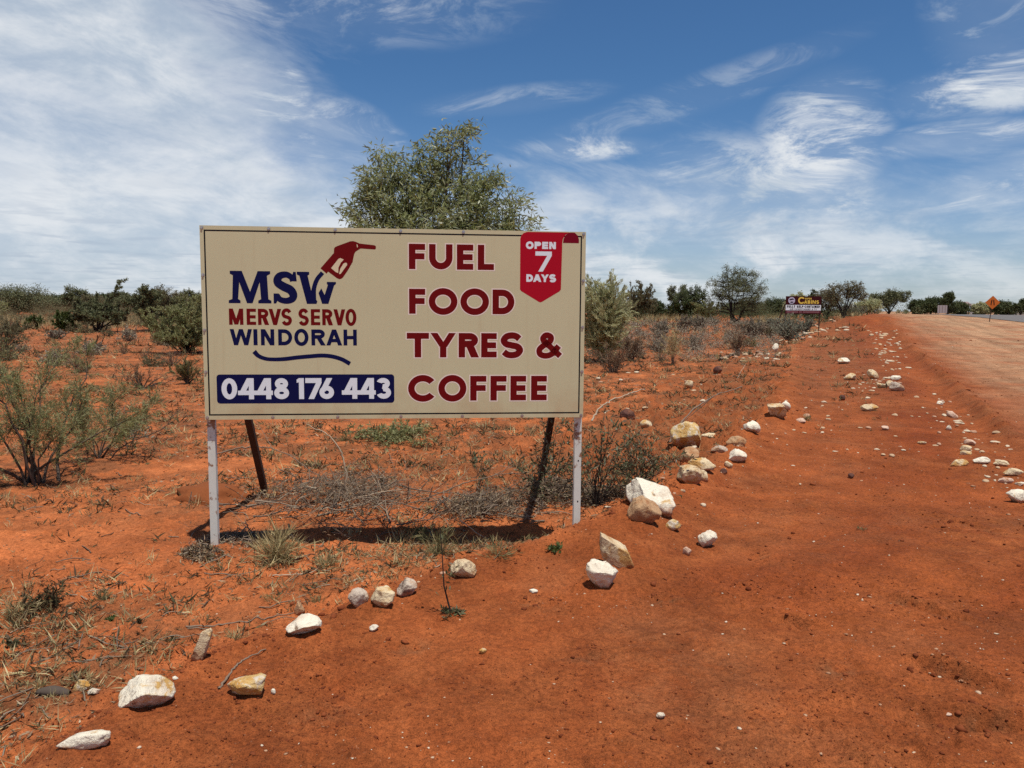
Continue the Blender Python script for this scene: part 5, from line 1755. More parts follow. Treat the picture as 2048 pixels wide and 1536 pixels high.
BS = [('leafy_shrub', 1095, 1000, 855, 190, M_BROAD, 'spindly green-leaved shrub behind the right-hand billboard post', 22, 8, 4, .042, .015, 1.25, .2, .5, .5, .004),
      ('leafy_shrub', 1195, 1015, 838, 200, M_BROAD, 'spindly green-leaved shrub just right of the right-hand billboard post', 28, 9, 3, .042, .014, 1.2, .2, .5, .5, .004),
      ('leafy_shrub', 1280, 985, 850, 180, M_BROAD, 'thin dark-stemmed green shrub behind the big white slab stone', 34, 10, 3, .036, .012, 1.2, .22, .5, .4, .004),
      ('leafy_shrub', 955, 985, 890, 60, M_BROAD, 'single thin leafy shoots in front of the right brace', 8, 4, 5, .04, .013, 1.2, .2, .5, .4, .003),
      ('dry_brush', 690, 1005, 925, 400, M_TWIG, 'heap of dead grey brush under the left half of the billboard', 90, 8, 6, .04, .004, .75, .30, .5, .15, .0032),
      ('dry_brush', 1105, 1000, 915, 230, M_TWIG, 'tangle of dead brown stems at the right-hand billboard post', 60, 8, 5, .04, .004, .85, .3, .5, .15, .003),
      ('dry_brush', 960, 1020, 970, 190, M_STRAW, 'mat of dry grass stems between the brush heap and right post', 34, 6, 6, .05, .003, .9, .3, .6, .15, .002),
      ('dry_brush', 1225, 1000, 930, 120, M_TWIG, 'dead brown stems right of the right-hand billboard post', 30, 7, 5, .04, .004, .9, .3, .5, .2, .003),
      ('dry_brush', 470, 1085, 1050, 130, M_TWIG, 'dead weeds at the left billboard post', 34, 6, 6, .035, .004, .9, .35, .5, .15, .0022),
      ('dry_brush', 400, 1112, 1068, 76, M_HERB, 'dark withered weeds left of the left billboard post', 26, 6, 8, .03, .005, .9, .35, .5, .15, .0022),
      ('grass_tussock', 553, 1126, 1062, 84, M_STRAW, 'yellow grass tussock in front of the left billboard post', 150, 1, 5, .10, .0045, 1.3, .5, .97, .05, .0028),
      ('grass_tussock', 655, 1135, 1102, 50, M_STRAW, 'small straw grass tuft right of the yellow tussock', 60, 1, 4, .06, .004, 1.2, .5, .95, .1, .0022),
      ('grass_tussock', 878, 1114, 1052, 90, M_GREENGRASS, 'grey-green grass tussock in the billboard shadow', 80, 1, 4, .06, .003, 1.2, .5, .9, .1, .0016),
      ('grass_tussock', 835, 1080, 1046, 60, M_DKGREEN, 'dark round grass tussock at the back of the billboard shadow', 70, 1, 4, .05, .003, 1.1, .5, .9, .1, .0015),
      ('grass_tussock', 1000, 1110, 1078, 100, M_GREENGRASS, 'low mixed grass mat under the right brace shadow', 60, 1, 4, .05, .003, .9, .5, .8, .1, .0014),
      ('weed', 1112, 1100, 1080, 32, M_GREEN, 'tiny green weed on the bare earth in front of the right post', 8, 3, 4, .035, .014, 1.0, .3, .4, .3, .0016),
      ('grass_tussock', 760, 1115, 1098, 90, M_STRAW, 'flat dry grass wisps at the front of the billboard shadow', 34, 1, 3, .05, .003, .8, .5, .8, .1, .0012),
      ('weed', 90, 1218, 1166, 130, M_HERB, 'dark spreading withered weed on the bare sand at left', 26, 6, 7, .03, .007, .8, .3, .5, .15, .002),
      ('grass_tussock', 30, 1236, 1180, 90, M_STRAW, 'pale straw clump at the left edge near the withered weed', 34, 2, 4, .05, .003, .9, .4, .8, .1, .0014),
      ('weed', 20, 1292, 1270, 40, M_BROAD, 'small blue-green weed at the lower left edge', 9, 4, 6, .022, .012, .9, .35, .4, .2, .0016),
      ('grass_tussock', 205, 1200, 1168, 28, M_GREENGRASS, 'short fine grass tuft right of the dark withered weed', 30, 1, 3, .04, .0025, 1.2, .5, .9, .1, .0012),
      ('grass_tussock', 155, 1368, 1338, 82, M_STRAW, 'straw clump above the large pitted white rock', 54, 1, 4, .035, .003, .8, .5, .7, .1, .0014),
      ('grass_tussock', 80, 1374, 1352, 50, M_STRAW, 'small dead straw clump left of the one above the pitted rock', 30, 1, 4, .03, .003, .8, .5, .7, .1, .0014),
      ('grass_tussock', 465, 1278, 1254, 62, M_STRAW, 'pale dry grass wisp right of the upright cream slab rock', 34, 1, 4, .04, .0025, .8, .5, .75, .1, .0012),
      ('grass_tussock', 312, 1322, 1304, 64, M_HERB, 'grey dead clump left of the upright cream slab rock', 34, 1, 4, .03, .003, .8, .5, .7, .1, .0014),
      ('weed', 345, 1284, 1266, 36, M_BROAD, 'tiny grey-green weed above the grey dead clump', 8, 3, 5, .02, .007, .9, .35, .5, .2, .0014),
      ('weed', 222, 1240, 1222, 22, M_GREEN, 'tiny round-leaved green weed left of centre on bush sand', 7, 3, 5, .018, .008, .9, .35, .4, .2, .0014),
      ('weed', 275, 1248, 1226, 30, M_HERB, 'tiny dark weed right of the round-leaved one', 8, 3, 5, .02, .006, .9, .35, .5, .2, .0014),
      ('grass_tussock', 545, 1200, 1180, 46, M_GREENGRASS, 'short grass tuft left of the three stone row', 30, 1, 3, .035, .0025, 1.0, .5, .85, .1, .0012),
      ('grass_tussock', 635, 1204, 1188, 32, M_GREENGRASS, 'tiny grass tuft near the left stone of the three stone row', 26, 1, 3, .035, .0025, 1.0, .5, .85, .1, .0012),
      ('grass_tussock', 700, 1168, 1150, 46, M_STRAW, 'little dry tuft above the three stone row', 30, 1, 3, .035, .003, .9, .5, .8, .1, .0012),
      ('weed', 905, 1228, 1206, 70, M_BROAD, 'flat grey-leaved weed at the foot of the bare sapling', 10, 3, 5, .03, .010, .7, .3, .4, .25, .0018),
      ('grass_tussock', 770, 1222, 1204, 36, M_GREENGRASS, 'grass sprig under the cream middle stone', 26, 1, 3, .03, .0025, .9, .5, .8, .1, .0012),
      ('grass_tussock', 900, 920, 905, 60, M_GREENGRASS, 'small green tuft seen under the billboard middle', 40, 1, 3, .05, .004, 1.1, .5, .9, .1, .002),
      ('grass_tussock', 690, 882, 860, 40, M_GREENGRASS, 'far green tuft seen under the left half of the billboard', 40, 1, 3, .07, .005, 1.2, .5, .9, .1, .003),
      ('low_growth', 790, 880, 846, 240, M_OLIVE, 'grey-green low growth at the gum tree foot under billboard', 50, 6, 8, .06, .014, .8, .3, .5, .15, .004),
      ('weed', 1725, 1060, 1044, 24, M_GREENGRASS, 'tiny tuft alone on the graded shoulder', 10, 2, 3, .02, .003, .9, .4, .7, .2, .0012),
      ('weed', 1612, 842, 828, 26, M_GREENGRASS, 'small weed by the pinkish stone up the shoulder', 16, 2, 4, .05, .005, .9, .4, .7, .2, .002)]
for i, (nm, px, bp, tp, wd, lm, lab, st, tw, lv, L_, W_, up, tl, al, s0, r0) in enumerate(BS):
    p, h, w = sh_px(px, bp, tp, wd)
    p[1] += 0.0
    if nm == 'dry_brush' and wd > 100:
        h *= .85
    if nm == 'dry_brush':
        pile(nm, lab, p, w, max(h * 1.15, .15) if wd > 140 else max(h * .8, .06), 150 + i, 330 if wd > 150 else 170, lm)
        continue
    shrub(nm, lab, 'grass' if 'grass' in nm else ('shrub' if nm == 'leafy_shrub' else ('brush' if nm == 'dry_brush' else 'weed')), p, h, w, lm,
          (M_STRAW if lm is M_STRAW else M_GREENGRASS) if nm == 'grass_tussock' else (M_TWIG if nm == 'dry_brush' else M_BARKD), st, tw, lv, L_, W_, up, tl, al, s0, r0, 150 + i, bend=.22, jag=.5)

# scattered low bushes over the flat, all of a kind
g0 = np.random.default_rng(77)
proto = {}
for kind, (lm, st, lv, L_, W_) in {'grey': (M_SALT, 16, 9, .075, .02), 'brown': (M_BROWN, 14, 9, .075, .02), 'dry': (M_RUST, 14, 5, .06, .01)}.items():
    proto[kind] = [lm, st, lv, L_, W_, None]
for i in range(74):
    if i < 46:
        px, py = -40 + 450 * g0.random(), 646 + 100 * g0.random() ** 2
    else:
        px, py = 1180 + 330 * g0.random(), 648 + 80 * g0.random() ** 1.4
    p = at(px, py)
    if side(p[0], p[1]) > -0.6:
        continue
    kind = ('grey', 'brown', 'dry')[int(g0.random() * 3)]
    pr = proto[kind]
    lab = {'grey': 'low grey bush scattered over the sandy flat', 'brown': 'low brown bush scattered over the sandy flat', 'dry': 'low leafless dry bush scattered over the sandy flat'}[kind]
    if pr[5] is None:
        pr[5] = shrub('flat_bush', lab, 'bush', p, .42, .7, pr[0], M_STICK, pr[1], 6, pr[2], pr[3], pr[4], 1.0, .3, .5, .2, .012, 300 + len(kind), group='low %s bushes on the flat' % kind)
        r = pr[5]
    else:
        r = pr[5].copy()
        COL.objects.link(r)
        for ch in list(pr[5].children):
            c_ = ch.copy()
            COL.objects.link(c_)
            c_.parent = r
        r.location = tuple(p)
    s_ = .5 + .8 * g0.random()
    r.scale = (s_, s_, s_ * (.7 + .5 * g0.random()))
    r.rotation_euler = (0, 0, 6.28 * g0.random())

# ------------------------------------------------------------------ fallen branches
def stick(name, label, pts, dist, r, mat, cat='branch', ground=False, twigs=0, seed=0):
    g = np.random.default_rng(seed)
    P = []
    for k, (px, py) in enumerate(pts):
        if ground:
            q = at(px, py, True)
            P.append(q + np.array([0, 0, r * .7]))
        else:
            d = dist if np.isscalar(dist) else dist[k]
            a, b_, c_ = ray(px, py)
            P.append(np.array([a / b_ * d, d, EYE + c_ / b_ * d]))
    P = np.array(P)
    n = 6 * len(P)
    s = np.linspace(0, len(P) - 1, n)
    Q = np.stack([np.interp(s, range(len(P)), P[:, q]) for q in range(3)], -1)
    for _ in range(2):
        Q[1:-1] = (Q[:-2] + Q[1:-1] * 2 + Q[2:]) / 4
    Q[1:-1] += g.normal(size=(n - 2, 3)) * r * .5
    if ground:
        Q[:, 2] = np.maximum(Q[:, 2], land(Q[:, 0], Q[:, 1]) + r * .5)
    polys, rads = [Q], [r * np.linspace(1, .45, n) * (1 + .15 * g.normal(size=n))]
    for k in range(twigs):
        a = Q[int(n * (.3 + .6 * g.random()))]
        d = unit(g.normal(size=3) + np.array([0, 0, .6]))
        L_ = np.linalg.norm(P[-1] - P[0]) * (.15 + .2 * g.random())
        tt = np.linspace(0, 1, n)[:, None]
        polys.append(a + d * L_ * tt + g.normal(size=3) * .1 * L_ * tt ** 2)
        rads.append(r * .45 * np.linspace(1, .4, n))
    v, f = many_tubes(polys, rads, 6)
    b0 = v[0].copy()
    return tag(mesh_obj(name, v - b0, f, mat, smooth=True, loc=tuple(b0)), label, cat)


stick('dead_branch', 'pale curved dead branch arching up through the brush heap', [(703, 1032), (694, 985), (690, 930), (680, 897), (656, 868), (612, 848)], 6.05, .0085, M_PALESTICK, twigs=2, seed=1)
stick('dead_branch', 'long thin grey branch lying across behind the left brace', [(425, 912), (470, 897), (515, 893), (548, 898), (585, 913), (622, 943), (652, 958), (695, 966)], 6.35, .0065, M_STICK, twigs=3, seed=2)
stick('dead_branch', 'straight grey branch on top of the brush heap', [(640, 1020), (700, 1000), (760, 985), (805, 978)], 5.95, .006, M_PALESTICK, twigs=2, seed=3)
stick('dead_branch', 'crooked dark branch between brush heap and right brace', [(810, 1010), (870, 990), (930, 965), (1000, 948), (1060, 945)], 6.2, .006, M_STICK, twigs=3, seed=4)
stick('dead_branch', 'dead stem slanting from the brush toward the right post', [(920, 1040), (960, 1070), (1000, 1088), (1050, 1080)], 5.5, .004, M_PALESTICK, twigs=1, seed=5)
stick('dead_branch', 'long slender branch leaning up from the yellow ochre rock', [(1338, 884), (1358, 852), (1388, 817), (1430, 790), (1484, 773)], [9.0, 9.1, 9.3, 9.6, 10.2], .013, M_STICK, twigs=1, seed=6)
stick('dead_branch', 'short dark stick lying over the stones above the white slab', [(1342, 979), (1362, 962), (1388, 938)], [7.0, 7.1, 7.2], .007, M_BARKD, seed=7)
stick('dead_branch', 'pale thin branch bowed over the earth right of the billboard', [(1184, 842), (1196, 818), (1222, 800), (1262, 786), (1290, 778)], [9.2, 9.3, 9.4, 9.6, 9.8], .012, M_PALESTICK, seed=8)
stick('dead_branch', 'brown bent twig on the soil beside the ochre-topped rock', [(438, 1380), (452, 1362), (472, 1334), (492, 1318), (532, 1300)], 0, .0055, M_STICK, ground=True, seed=9)
stick('dead_branch', 'long grey stick on the sand left of the small tan stone', [(372, 1254), (440, 1252), (500, 1246), (545, 1234), (588, 1227)], 0, .005, M_STICK, ground=True, seed=10)
stick('dead_branch', 'thin dry stick lying on bare sand below the yellow tussock', [(545, 1152), (600, 1150), (640, 1142), (622, 1136)], 0, .004, M_PALESTICK, ground=True, seed=11)
stick('dead_branch', 'short pale stick with a knob on the sand above the three stones', [(700, 1166), (718, 1158), (734, 1156)], 0, .005, M_PALESTICK, ground=True, seed=12)
stick('dead_branch', 'curved dark branch sweeping right from the smaller olive bush', [(215, 925), (235, 900), (262, 882), (300, 870), (335, 852), (345, 828)], 8.0, .007, M_BARK, twigs=3, seed=13)
stick('dead_branch', 'broken dead limb lying on the flat below the dead bush', [(130, 728), (150, 712), (168, 700), (172, 686)], 26.0, .03, M_STICK, twigs=3, seed=14)
stick('dead_branch', 'weathered grey log end by the stone heap up the verge', [(1440, 722), (1455, 716), (1470, 708)], 0, .05, M_STICK, ground=True, seed=15)
stick('dead_branch', 'thin bleached twigs left of the long slender branch', [(1475, 757), (1482, 742), (1492, 728)], [17.5, 17.6, 17.8], .008, M_PALESTICK, twigs=2, seed=16)

# dark bare sapling in the foreground
q = at(903, 1227)
root = empty('sapling', tuple(q))
tag(root, 'thin bare dark sapling with a few leaves in front of the billboard', 'sapling')
P = []
for (px, py) in [(903, 1229), (895, 1200), (888, 1172), (886, 1140), (884, 1105), (880, 1060)]:
    a, b_, c_ = ray(px, py)
    P.append(np.array([a / b_ * q[1], q[1], EYE + c_ / b_ * q[1]]) - q)
P = np.array(P)
g1 = np.random.default_rng(5)
v, f = many_tubes([P], [np.linspace(.0055, .002, 6)], 6)
mesh_obj('trunk', v, f, M_BARKD, root, True)
n = 22
i0 = g1.integers(2, 6, n)
lp = P[i0] + g1.normal(size=(n, 3)) * np.array([.04, .03, .03])
lp = np.concatenate([lp, P[3] + np.array([.05, 0, -.02]) + g1.normal(size=(14, 3)) * .025])
v, f = leaf_arrays(lp, g1.normal(size=(n + 14, 3)) + np.array([.4, 0, -.3]), .032, .013, g1)
mesh_obj('leaves', v, f, M_BROAD, root)

# ------------------------------------------------------------------ stones
def stone(label, x0, x1, y0, y1, kind, seed, cuts=(), taper=0.0, sub=None, name='rock', group=None, depth=.8, facets=9, sink=.12, rough=1.0, tilt=0.0, hs=1.42):
    """a broken stone filling about x0..x1, y0..y1 of the view where it lies"""
    g = np.random.default_rng(seed)
    base = at((x0 + x1) / 2, y1 - .10 * (y1 - y0), True)
    d = base[1]
    w = (x1 - x0) / F_PX * d
    hv = (y1 - y0) / F_PX * d
    va = math.atan2(EYE, d)
    D = depth * w
    H = max(.30 * w, (hv - D * math.sin(va) * .9) / math.cos(va)) if depth else hv
    H *= hs
    D = min(D, max(.35 * w, (hv - .3 * w * math.cos(va)) / max(.15, math.sin(va)) * 1.1))
    sub = sub or (4 if (x1 - x0) > 26 else (3 if (x1 - x0) > 12 else 2))
    v, f = ICO[sub]
    v = v.copy()
    n_ = unit(g.normal(size=(facets, 3)) * np.array([1, 1, .9]))
    for q in n_:
        c = .55 + .33 * g.random()
        e = v @ q - c
        v -= np.maximum(e, 0)[:, None] * q
    for (a, b_, c_, k) in cuts:
        q = unit(np.array([a, b_, c_], float))
        e = v @ q - k
        v -= np.maximum(e, 0)[:, None] * q
    s = g.random(3) * 50
    r = np.linalg.norm(v, axis=1)
    nn = fbm(v[:, 0] * 2.2 + s[0] + v[:, 2] * 1.3, v[:, 1] * 2.2 + s[1] - v[:, 2] * 1.7, 4, seed + 7, .55)
    n2 = fbm(v[:, 0] * 9 + s[2] + v[:, 2] * 7, v[:, 1] * 9 + s[1] - v[:, 2] * 5, 2, seed + 9, .6)
    v *= (1 + (.085 * nn + .03 * n2) * rough)[:, None]
    for k in range(3):
        lo, hi = v[:, k].min(), v[:, k].max()
        v[:, k] = (v[:, k] - (lo + hi) / 2) / (hi - lo)
    if taper:
        # thin towards one end
        t = np.clip(.5 + v[:, 0] * math.copysign(1, taper), 0, 1)
        k = 1 - abs(taper) + abs(taper) * t
        v[:, 2] = (v[:, 2] + .5) * k - .5
        v[:, 1] *= .5 + .5 * k
    if tilt:
        v[:, 2] += tilt * v[:, 0]
    v = v * np.array([w, D, H])
    o = mesh_obj(name, v, f, RM[kind], None, False)
    o.location = (base[0], d + D * .38, base[2] + H * (.5 - sink))
    tag(o, label, 'rock' if name == 'rock' else 'stone', group)
    return o


ST = [
    ('long white wedge rock half sunk at the lower left corner', 101, 218, 1457, 1508, 'W', 1, dict(taper=.75, facets=5, depth=.7, hs=2.0)),
    ('large pitted white rock with ochre stains at lower left', 220, 335, 1350, 1434, 'S', 2, dict(cuts=((.5, -.9, -.5, .45), (-.6, -.5, .5, .55), (.7, -.2, .5, .6)), depth=.8, facets=7)),
    ('ochre-topped rock with grey grainy underside at lower left', 445, 528, 1350, 1405, 'O', 3, dict(tilt=.28, cuts=((0, -.9, -.3, .6),), depth=.75)),
    ('upright cream slab rock leaning beside dry grass', 376, 425, 1275, 1327, 'C', 4, dict(tilt=.55, cuts=((-.7, 0, .6, .4), (.7, 0, -.5, .5)), depth=.5)),
    ('white wedge rock in front of the small tan upright stone', 566, 642, 1233, 1282, 'W', 5, dict(cuts=((.3, -.7, -.6, .35), (0, -.3, 1, .55), (-.7, 0, .6, .6)), depth=.75)),
    ('small tan upright stone behind the white wedge rock', 586, 609, 1205, 1235, 'T', 6, dict(taper=0, depth=.8, cuts=((.7, 0, .6, .45), (-.8, 0, .5, .6)))),
    ('left grey stone of the row of three below the billboard', 693, 737, 1178, 1218, 'G', 7, dict(depth=.8)),
    ('middle cream stone of the row of three below the billboard', 735, 790, 1174, 1220, 'C', 8, dict(tilt=.2, depth=.8)),
    ('right mottled stone of the row of three below the billboard', 790, 834, 1161, 1200, 'G', 19, dict(depth=.8, cuts=((-.7, -.3, .6, .4),))),
    ('cream rock right of the bare dark sapling', 898, 954, 1120, 1162, 'C', 10, dict(depth=.8, cuts=((0, -.8, -.5, .5),))),
    ('white angular rock with ochre rim in front of the right post', 1171, 1241, 1128, 1188, 'S', 11, dict(depth=.75, tilt=-.2, cuts=((.1, -.8, -.35, .55), (.8, -.3, -.3, .55), (0, -.5, .9, .6)), facets=7)),
    ('tan slab rock with straight sloping top near the right post', 1199, 1271, 1072, 1142, 'C', 12, dict(tilt=-.42, cuts=((.2, -.1, 1, .35), (-1, 0, 0, .5), (-.2, -.9, -.1, .5)), depth=.6, facets=5, hs=1.1)),
    ('biggest white slab rock beside the dead stems', 1257, 1355, 963, 1036, 'W', 13, dict(tilt=-.35, cuts=((.3, -.45, .85, .25), (-.9, -.3, .2, .6), (.85, 0, .3, .6)), depth=.8, facets=5, hs=1.25)),
    ('brownish-pink rock leaning against the biggest white slab', 1257, 1328, 1000, 1054, 'T', 14, dict(depth=.6, cuts=((.6, -.2, .7, .4), (-.5, -.3, .8, .55)))),
    ('small ochre stone below the brownish-pink rock', 1328, 1364, 1040, 1064, 'O', 15, dict(depth=.7)),
    ('lone whitish-grey rock on the graded earth right of the slab', 1397, 1438, 1065, 1101, 'W', 16, dict(depth=.85, cuts=((.5, -.6, -.6, .4),))),
    ('little pinkish-white stone left of the lone whitish rock', 1366, 1384, 1096, 1113, 'P', 17, dict()),
    ('smooth yellow ochre rock at the foot of the slender branch', 1342, 1408, 852, 902, 'O', 18, dict(depth=.8, cuts=((0, -.7, -.6, .5),), facets=5)),
    ('flat pale stone right of the yellow ochre rock', 1402, 1436, 867, 882, 'C', 20, dict(depth=.7)),
    ('dark tan rock left of the round white rock', 1455, 1496, 863, 888, 'T', 21, dict(depth=.8)),
    ('round bright white rock above the graded shoulder', 1489, 1524, 849, 873, 'W', 22, dict(depth=.8)),
    ('mottled grey stone left of the blocky white rock', 1423, 1458, 893, 912, 'G', 23, dict(depth=.8)),
    ('blocky white rock with dark shadowed underside', 1458, 1497, 894, 922, 'W', 24, dict(depth=.7, cuts=((.1, -.7, -.7, .35),))),
    ('cream-tan rock at the top of the pile under the ochre rock', 1362, 1402, 898, 926, 'T', 25, dict(depth=.8)),
    ('long cream rock lying across the pile under the ochre rock', 1376, 1434, 920, 946, 'C', 26, dict(depth=.5)),
    ('lowest cream and tan rock of the pile above the white slab', 1357, 1410, 934, 972, 'C', 27, dict(depth=.8)),
    ('thin cream sliver stone right of the lowest pile rock', 1395, 1417, 944, 964, 'C', 28, dict(depth=.6, tilt=-.3)),
    ('small pale stone below the blocky white rock', 1450, 1467, 922, 936, 'C', 29, dict()),
    ('pale-topped rock with dark base up the berm', 1536, 1576, 812, 840, 'C', 30, dict(depth=.8, cuts=((-.1, -.8, -.5, .35),))),
    ('small white stone behind the pale-topped rock up the berm', 1560, 1584, 805, 822, 'W', 31, dict(depth=.8)),
    ('pinkish stone alone right of the pale-topped rock', 1594, 1614, 838, 848, 'P', 32, dict()),
    ('long flat cream stone lying in the shoulder middle', 1722, 1760, 810, 824, 'C', 33, dict(depth=.6)),
    ('small red-brown stone in the shoulder middle', 1764, 1780, 853, 862, 'P', 34, dict()),
    ('cream oval stone at the left of the shoulder cluster', 1690, 1716, 749, 762, 'C', 35, dict(depth=.7)),
    ('cream long stone at the top of the shoulder cluster', 1737, 1760, 744, 760, 'C', 36, dict(depth=.6, tilt=-.4)),
    ('flat white stone at the right of the shoulder cluster', 1784, 1806, 753, 762, 'W', 37, dict(depth=.7)),
    ('dark-sided white stone at the bottom of the shoulder cluster', 1780, 1812, 768, 784, 'G', 38, dict(depth=.6, tilt=-.3)),
    ('cream knob stone in the middle of the shoulder cluster', 1771, 1788, 764, 776, 'C', 39, dict()),
    ('slim cream stone left of the knob stone in the shoulder cluster', 1754, 1774, 768, 777, 'C', 40, dict(depth=.5)),
    ('white flat stone above the cream oval one up the shoulder', 1676, 1704, 718, 729, 'W', 41, dict(depth=.6)),
    ('bright white upright stone below the saltbushes', 1545, 1558, 691, 705, 'W', 42, dict()),
    ('long cream sliver at the left end of the right-hand stone line', 1902, 1940, 922, 934, 'C', 43, dict(depth=.45, tilt=.2)),
    ('white knobbly stone in the right-hand stone line', 1948, 1984, 915, 929, 'W', 44, dict(depth=.6)),
    ('long cream stone at the right of the knobbly one', 1990, 2022, 922, 934, 'C', 45, dict(depth=.5, tilt=-.2)),
    ('long pale slab by the right edge below the stone line', 2010, 2052, 941, 954, 'C', 46, dict(depth=.4, tilt=-.2)),
    ('pink flat stone by the right edge', 1998, 2030, 957, 968, 'P', 47, dict(depth=.6)),
    ('big white stone cut by the right edge', 2020, 2062, 982, 1008, 'W', 48, dict(depth=.7)),
    ('small white stone by the right edge above the big one', 2034, 2052, 964, 973, 'W', 49, dict()),
    ('cream stone stack top in the right-hand heap', 1932, 1954, 880, 892, 'P', 50, dict()),
    ('tan middle stone of the right-hand heap', 1924, 1948, 892, 904, 'C', 51, dict()),
    ('thin cream lower stone of the right-hand heap', 1921, 1946, 902, 911, 'C', 52, dict(depth=.6)),
    ('pinkish pointed stone higher on the right shoulder', 1897, 1920, 825, 838, 'P', 53, dict(tilt=-.3)),
    ('small bright white stone below the pinkish pointed one', 1893, 1905, 852, 862, 'W', 54, dict()),
    ('flat whitish stone near the top of the right shoulder stones', 1874, 1889, 803, 811, 'W', 55, dict()),
    ('thin white flake lying flat at mid right', 1835, 1854, 884, 890, 'C', 56, dict(depth=.6)),
    ('small bright white chip alone in the foreground soil', 1313, 1332, 1425, 1441, 'W', 57, dict(depth=.8)),
    ('flat white chip on the soil left of the white angular rock', 1058, 1076, 1178, 1188, 'W', 58, dict(depth=.7)),
    ('white chip on the soil right of the white wedge rock', 737, 757, 1250, 1266, 'W', 59, dict(depth=.7)),
    ('flat ochre stone beside the straw clump at lower left', 140, 180, 1360, 1384, 'O', 60, dict(depth=.5, tilt=.4)),
    ('flat white flake left of the large pitted rock', 172, 198, 1377, 1393, 'W', 61, dict(depth=.5, tilt=.4)),
    ('small ochre pebble in the middle foreground', 958, 974, 1297, 1310, 'O', 62, dict()),
    ('small pale pebble right of the ochre-topped rock', 541, 551, 1379, 1390, 'W', 63, dict()),
    ('tiny white stone above the large pitted rock', 343, 355, 1352, 1362, 'W', 64, dict()),
    ('small dark ironstone lump alone on the shoulder', 1680, 1692, 792, 802, 'D', 65, dict()),
    ('dark ironstone lump between saltbushes and stone heap', 1428, 1446, 736, 750, 'D', 66, dict()),
    ('dark brown chip in the right foreground soil', 1698, 1712, 948, 958, 'D', 67, dict()),
    ('dark brown lump right of the billboard on broken earth', 1240, 1272, 822, 842, 'D', 68, dict(depth=.6)),
    ('striped pale stone on the broken earth right of the billboard', 1370, 1388, 764, 778, 'C', 69, dict()),
    ('grey flat stone chip at lower right', 1888, 1906, 1424, 1434, 'P', 70, dict()),
    ('pale rounded stone half hidden in the thin green shrub', 1280, 1306, 842, 858, 'C', 71, dict()),
    ('bent dark bark piece lying left of the straw clump', 72, 132, 1380, 1394, 'D', 72, dict(depth=.3)),
    ('small reddish ironstone right of the thin pile sliver', 1440, 1456, 938, 950, 'D', 73, dict()),
]
for (lab, x0, x1, y0, y1, kd, sd, kw) in ST:
    if 'bark' in lab:
        continue
    stone(lab, x0, x1, y0, y1, kd, sd, **kw)

# curled bark piece
q = at(105, 1388, True)
tt = np.linspace(0, 1, 14)
V = []
for t_ in tt:
    for k in range(6):
        a = math.pi * k / 5
        V.append((q[0] - .06 + .13 * t_, q[1] + .028 * math.cos(a) * (1 - .5 * abs(2 * t_ - 1)), q[2] + .006 + .030 * math.sin(a) * (.4 + .6 * math.sin(t_ * 3.0)) - .006 * t_))
V = np.array(V) - q
Fq = [[i * 6 + k, i * 6 + k + 1, i * 6 + k + 7, i * 6 + k + 6] for i in range(13) for k in range(5)]
bk = mesh_obj('bark_piece', V, Fq, M_BARK, None, True, tuple(q))
md = bk.modifiers.new('thickness', 'SOLIDIFY')
md.thickness = .004
tag(bk, 'curled dark bark piece lying left of the flat ochre stone', 'bark')

# strewn stones of no special look, each its own thing
g2 = np.random.default_rng(21)
SM = []
for i in range(26):
    SM.append((1440 + 120 * g2.random(), 705 + 22 * g2.random() - .07 * 0, 5 + 9 * g2.random(), 'heap'))
for i in range(46):
    t_ = g2.random()
    SM.append((1560 + 110 * t_ + 26 * g2.normal(), 684 - 36 * t_ + 4 * g2.normal(), 4 + 8 * g2.random(), 'line'))
for i in range(60):
    t_ = g2.random()
    SM.append((1735 + 60 * g2.random() + 30 * t_, 660 + 75 * t_ + 4 * g2.normal(), 4 + 7 * g2.random() ** 2, 'verge'))
for i in range(54):
    t_ = g2.random()
    SM.append((1865 + 150 * t_ + 22 * g2.normal(), 800 + 165 * t_ ** 1.05 + 10 * g2.normal(), 4 + 10 * g2.random() ** 2, 'shoulder'))
for i in range(24):
    SM.append((1190 + 220 * g2.random(), 745 + 90 * g2.random(), 4 + 10 * g2.random() ** 2, 'earth'))
for i in range(40):
    SM.append((1690 + 110 * g2.random(), 735 + 50 * g2.random(), 3 + 7 * g2.random() ** 2, 'verge'))
for i in range(46):
    t_ = g2.random()
    yy = 4.2 + 8.5 * t_ ** 1.5
    xx = float(np.interp(yy, _LY, _LX)) + .12 + .22 * g2.normal()
    SM.append((xx, yy, 4 + 11 * g2.random() ** 2, 'line2'))
for i in range(30):
    SM.append((1640 + 240 * g2.random(), 790 + 130 * g2.random(), 4 + 8 * g2.random() ** 2, 'track'))
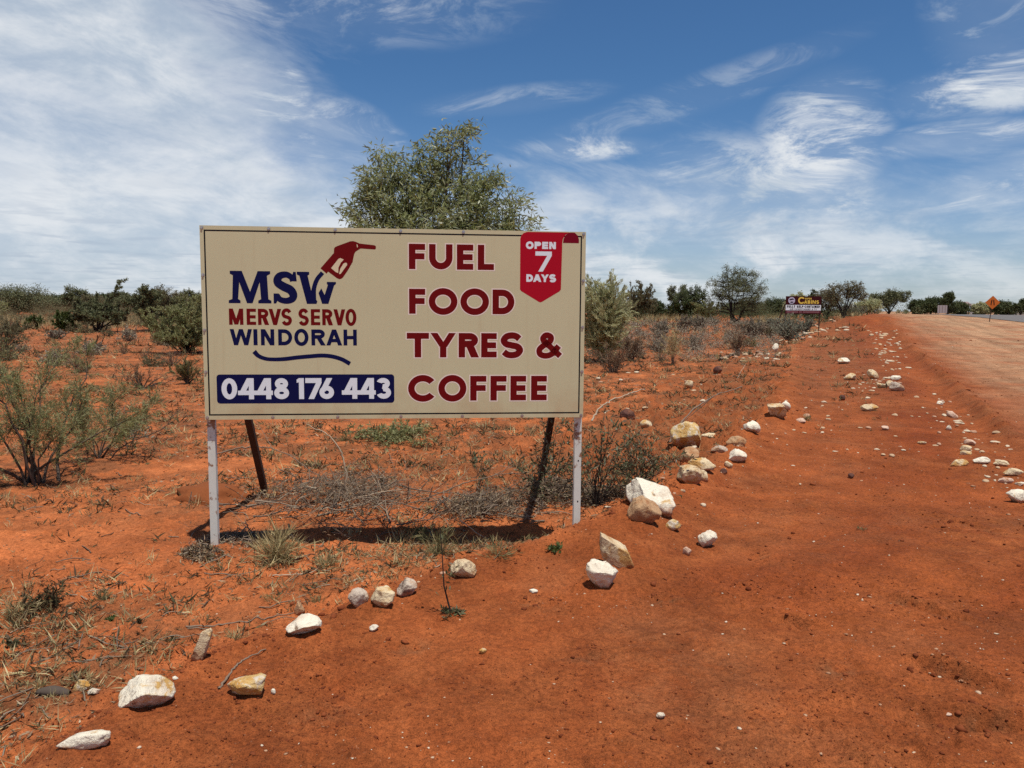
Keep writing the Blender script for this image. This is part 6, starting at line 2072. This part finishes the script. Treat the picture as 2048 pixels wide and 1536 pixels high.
LB = dict(line2=('small pale stone fragment strewn along the near rock line', 'stone fragments along the rock line'),
          heap=('small pale stone in the heap among the dark verge weeds', 'stones in the verge heap'),
          line=('small pale stone strewn between saltbushes and dirt heap', 'stones below the cabins sign'),
          verge=('small pale stone strewn along the far verge of the shoulder', 'stones along the far verge'),
          shoulder=('small pale stone strewn along the right shoulder stone line', 'stones along the right shoulder'),
          earth=('small pale stone strewn on broken earth right of the billboard', 'stones on the broken earth'),
          track=('small pale stone strewn over the middle of the shoulder', 'stones over the shoulder'))
protos = []
for k in range(14):
    v, f = ICO[2]
    v = v.copy()
    for qn in unit(g2.normal(size=(8, 3))):
        e = v @ qn - (.55 + .3 * g2.random())
        v -= np.maximum(e, 0)[:, None] * qn
    v *= (1 + .1 * fbm(v[:, 0] * 2 + k * 9, v[:, 1] * 2 + v[:, 2], 3, k))[:, None]
    me = mesh_obj('stone', v, f, SMALL[(0, 1, 2, 0, 1, 1, 0)[k % 7]])
    protos.append(me.data)
    bpy.data.objects.remove(me)
for (px, py, s, kd) in SM:
    p = np.array([px, py, 0.0]) if kd == 'line2' else at(px, py)
    r = s / F_PX * p[1] * .5
    o = bpy.data.objects.new('stone', protos[int(g2.random() * 14)])
    COL.objects.link(o)
    o.location = (p[0], p[1], float(land(p[:1], p[1:2])[0]) + r * .12)
    o.scale = (r * (1 + .6 * g2.random()), r * (.8 + .4 * g2.random()), r * (.45 + .35 * g2.random()))
    o.rotation_euler = (0, 0, 6.28 * g2.random())
    tag(o, LB[kd][0], 'stone', LB[kd][1])

q = at(400, 1010)
v, f = ICO[4]
v = v[:, :].copy()
nn = fbm(v[:, 0] * 1.7 + 3, v[:, 1] * 1.7 + v[:, 2], 4, 17)
v = v * (1 + .20 * nn[:, None] + .05 * fbm(v[:, 0] * 9 + v[:, 2] * 6, v[:, 1] * 9, 3, 19)[:, None]) * np.array([.31, .26, .13])
o = mesh_obj('dirt_mound', v, f, clod_mat('mound_soil', (0.20, 0.062, 0.022), (0.20, 0.062, 0.022)), None, True, (q[0], q[1] + .25, q[2] - .02))
tag(o, 'smooth low brown dirt mound behind the left billboard post', 'dirt mound')
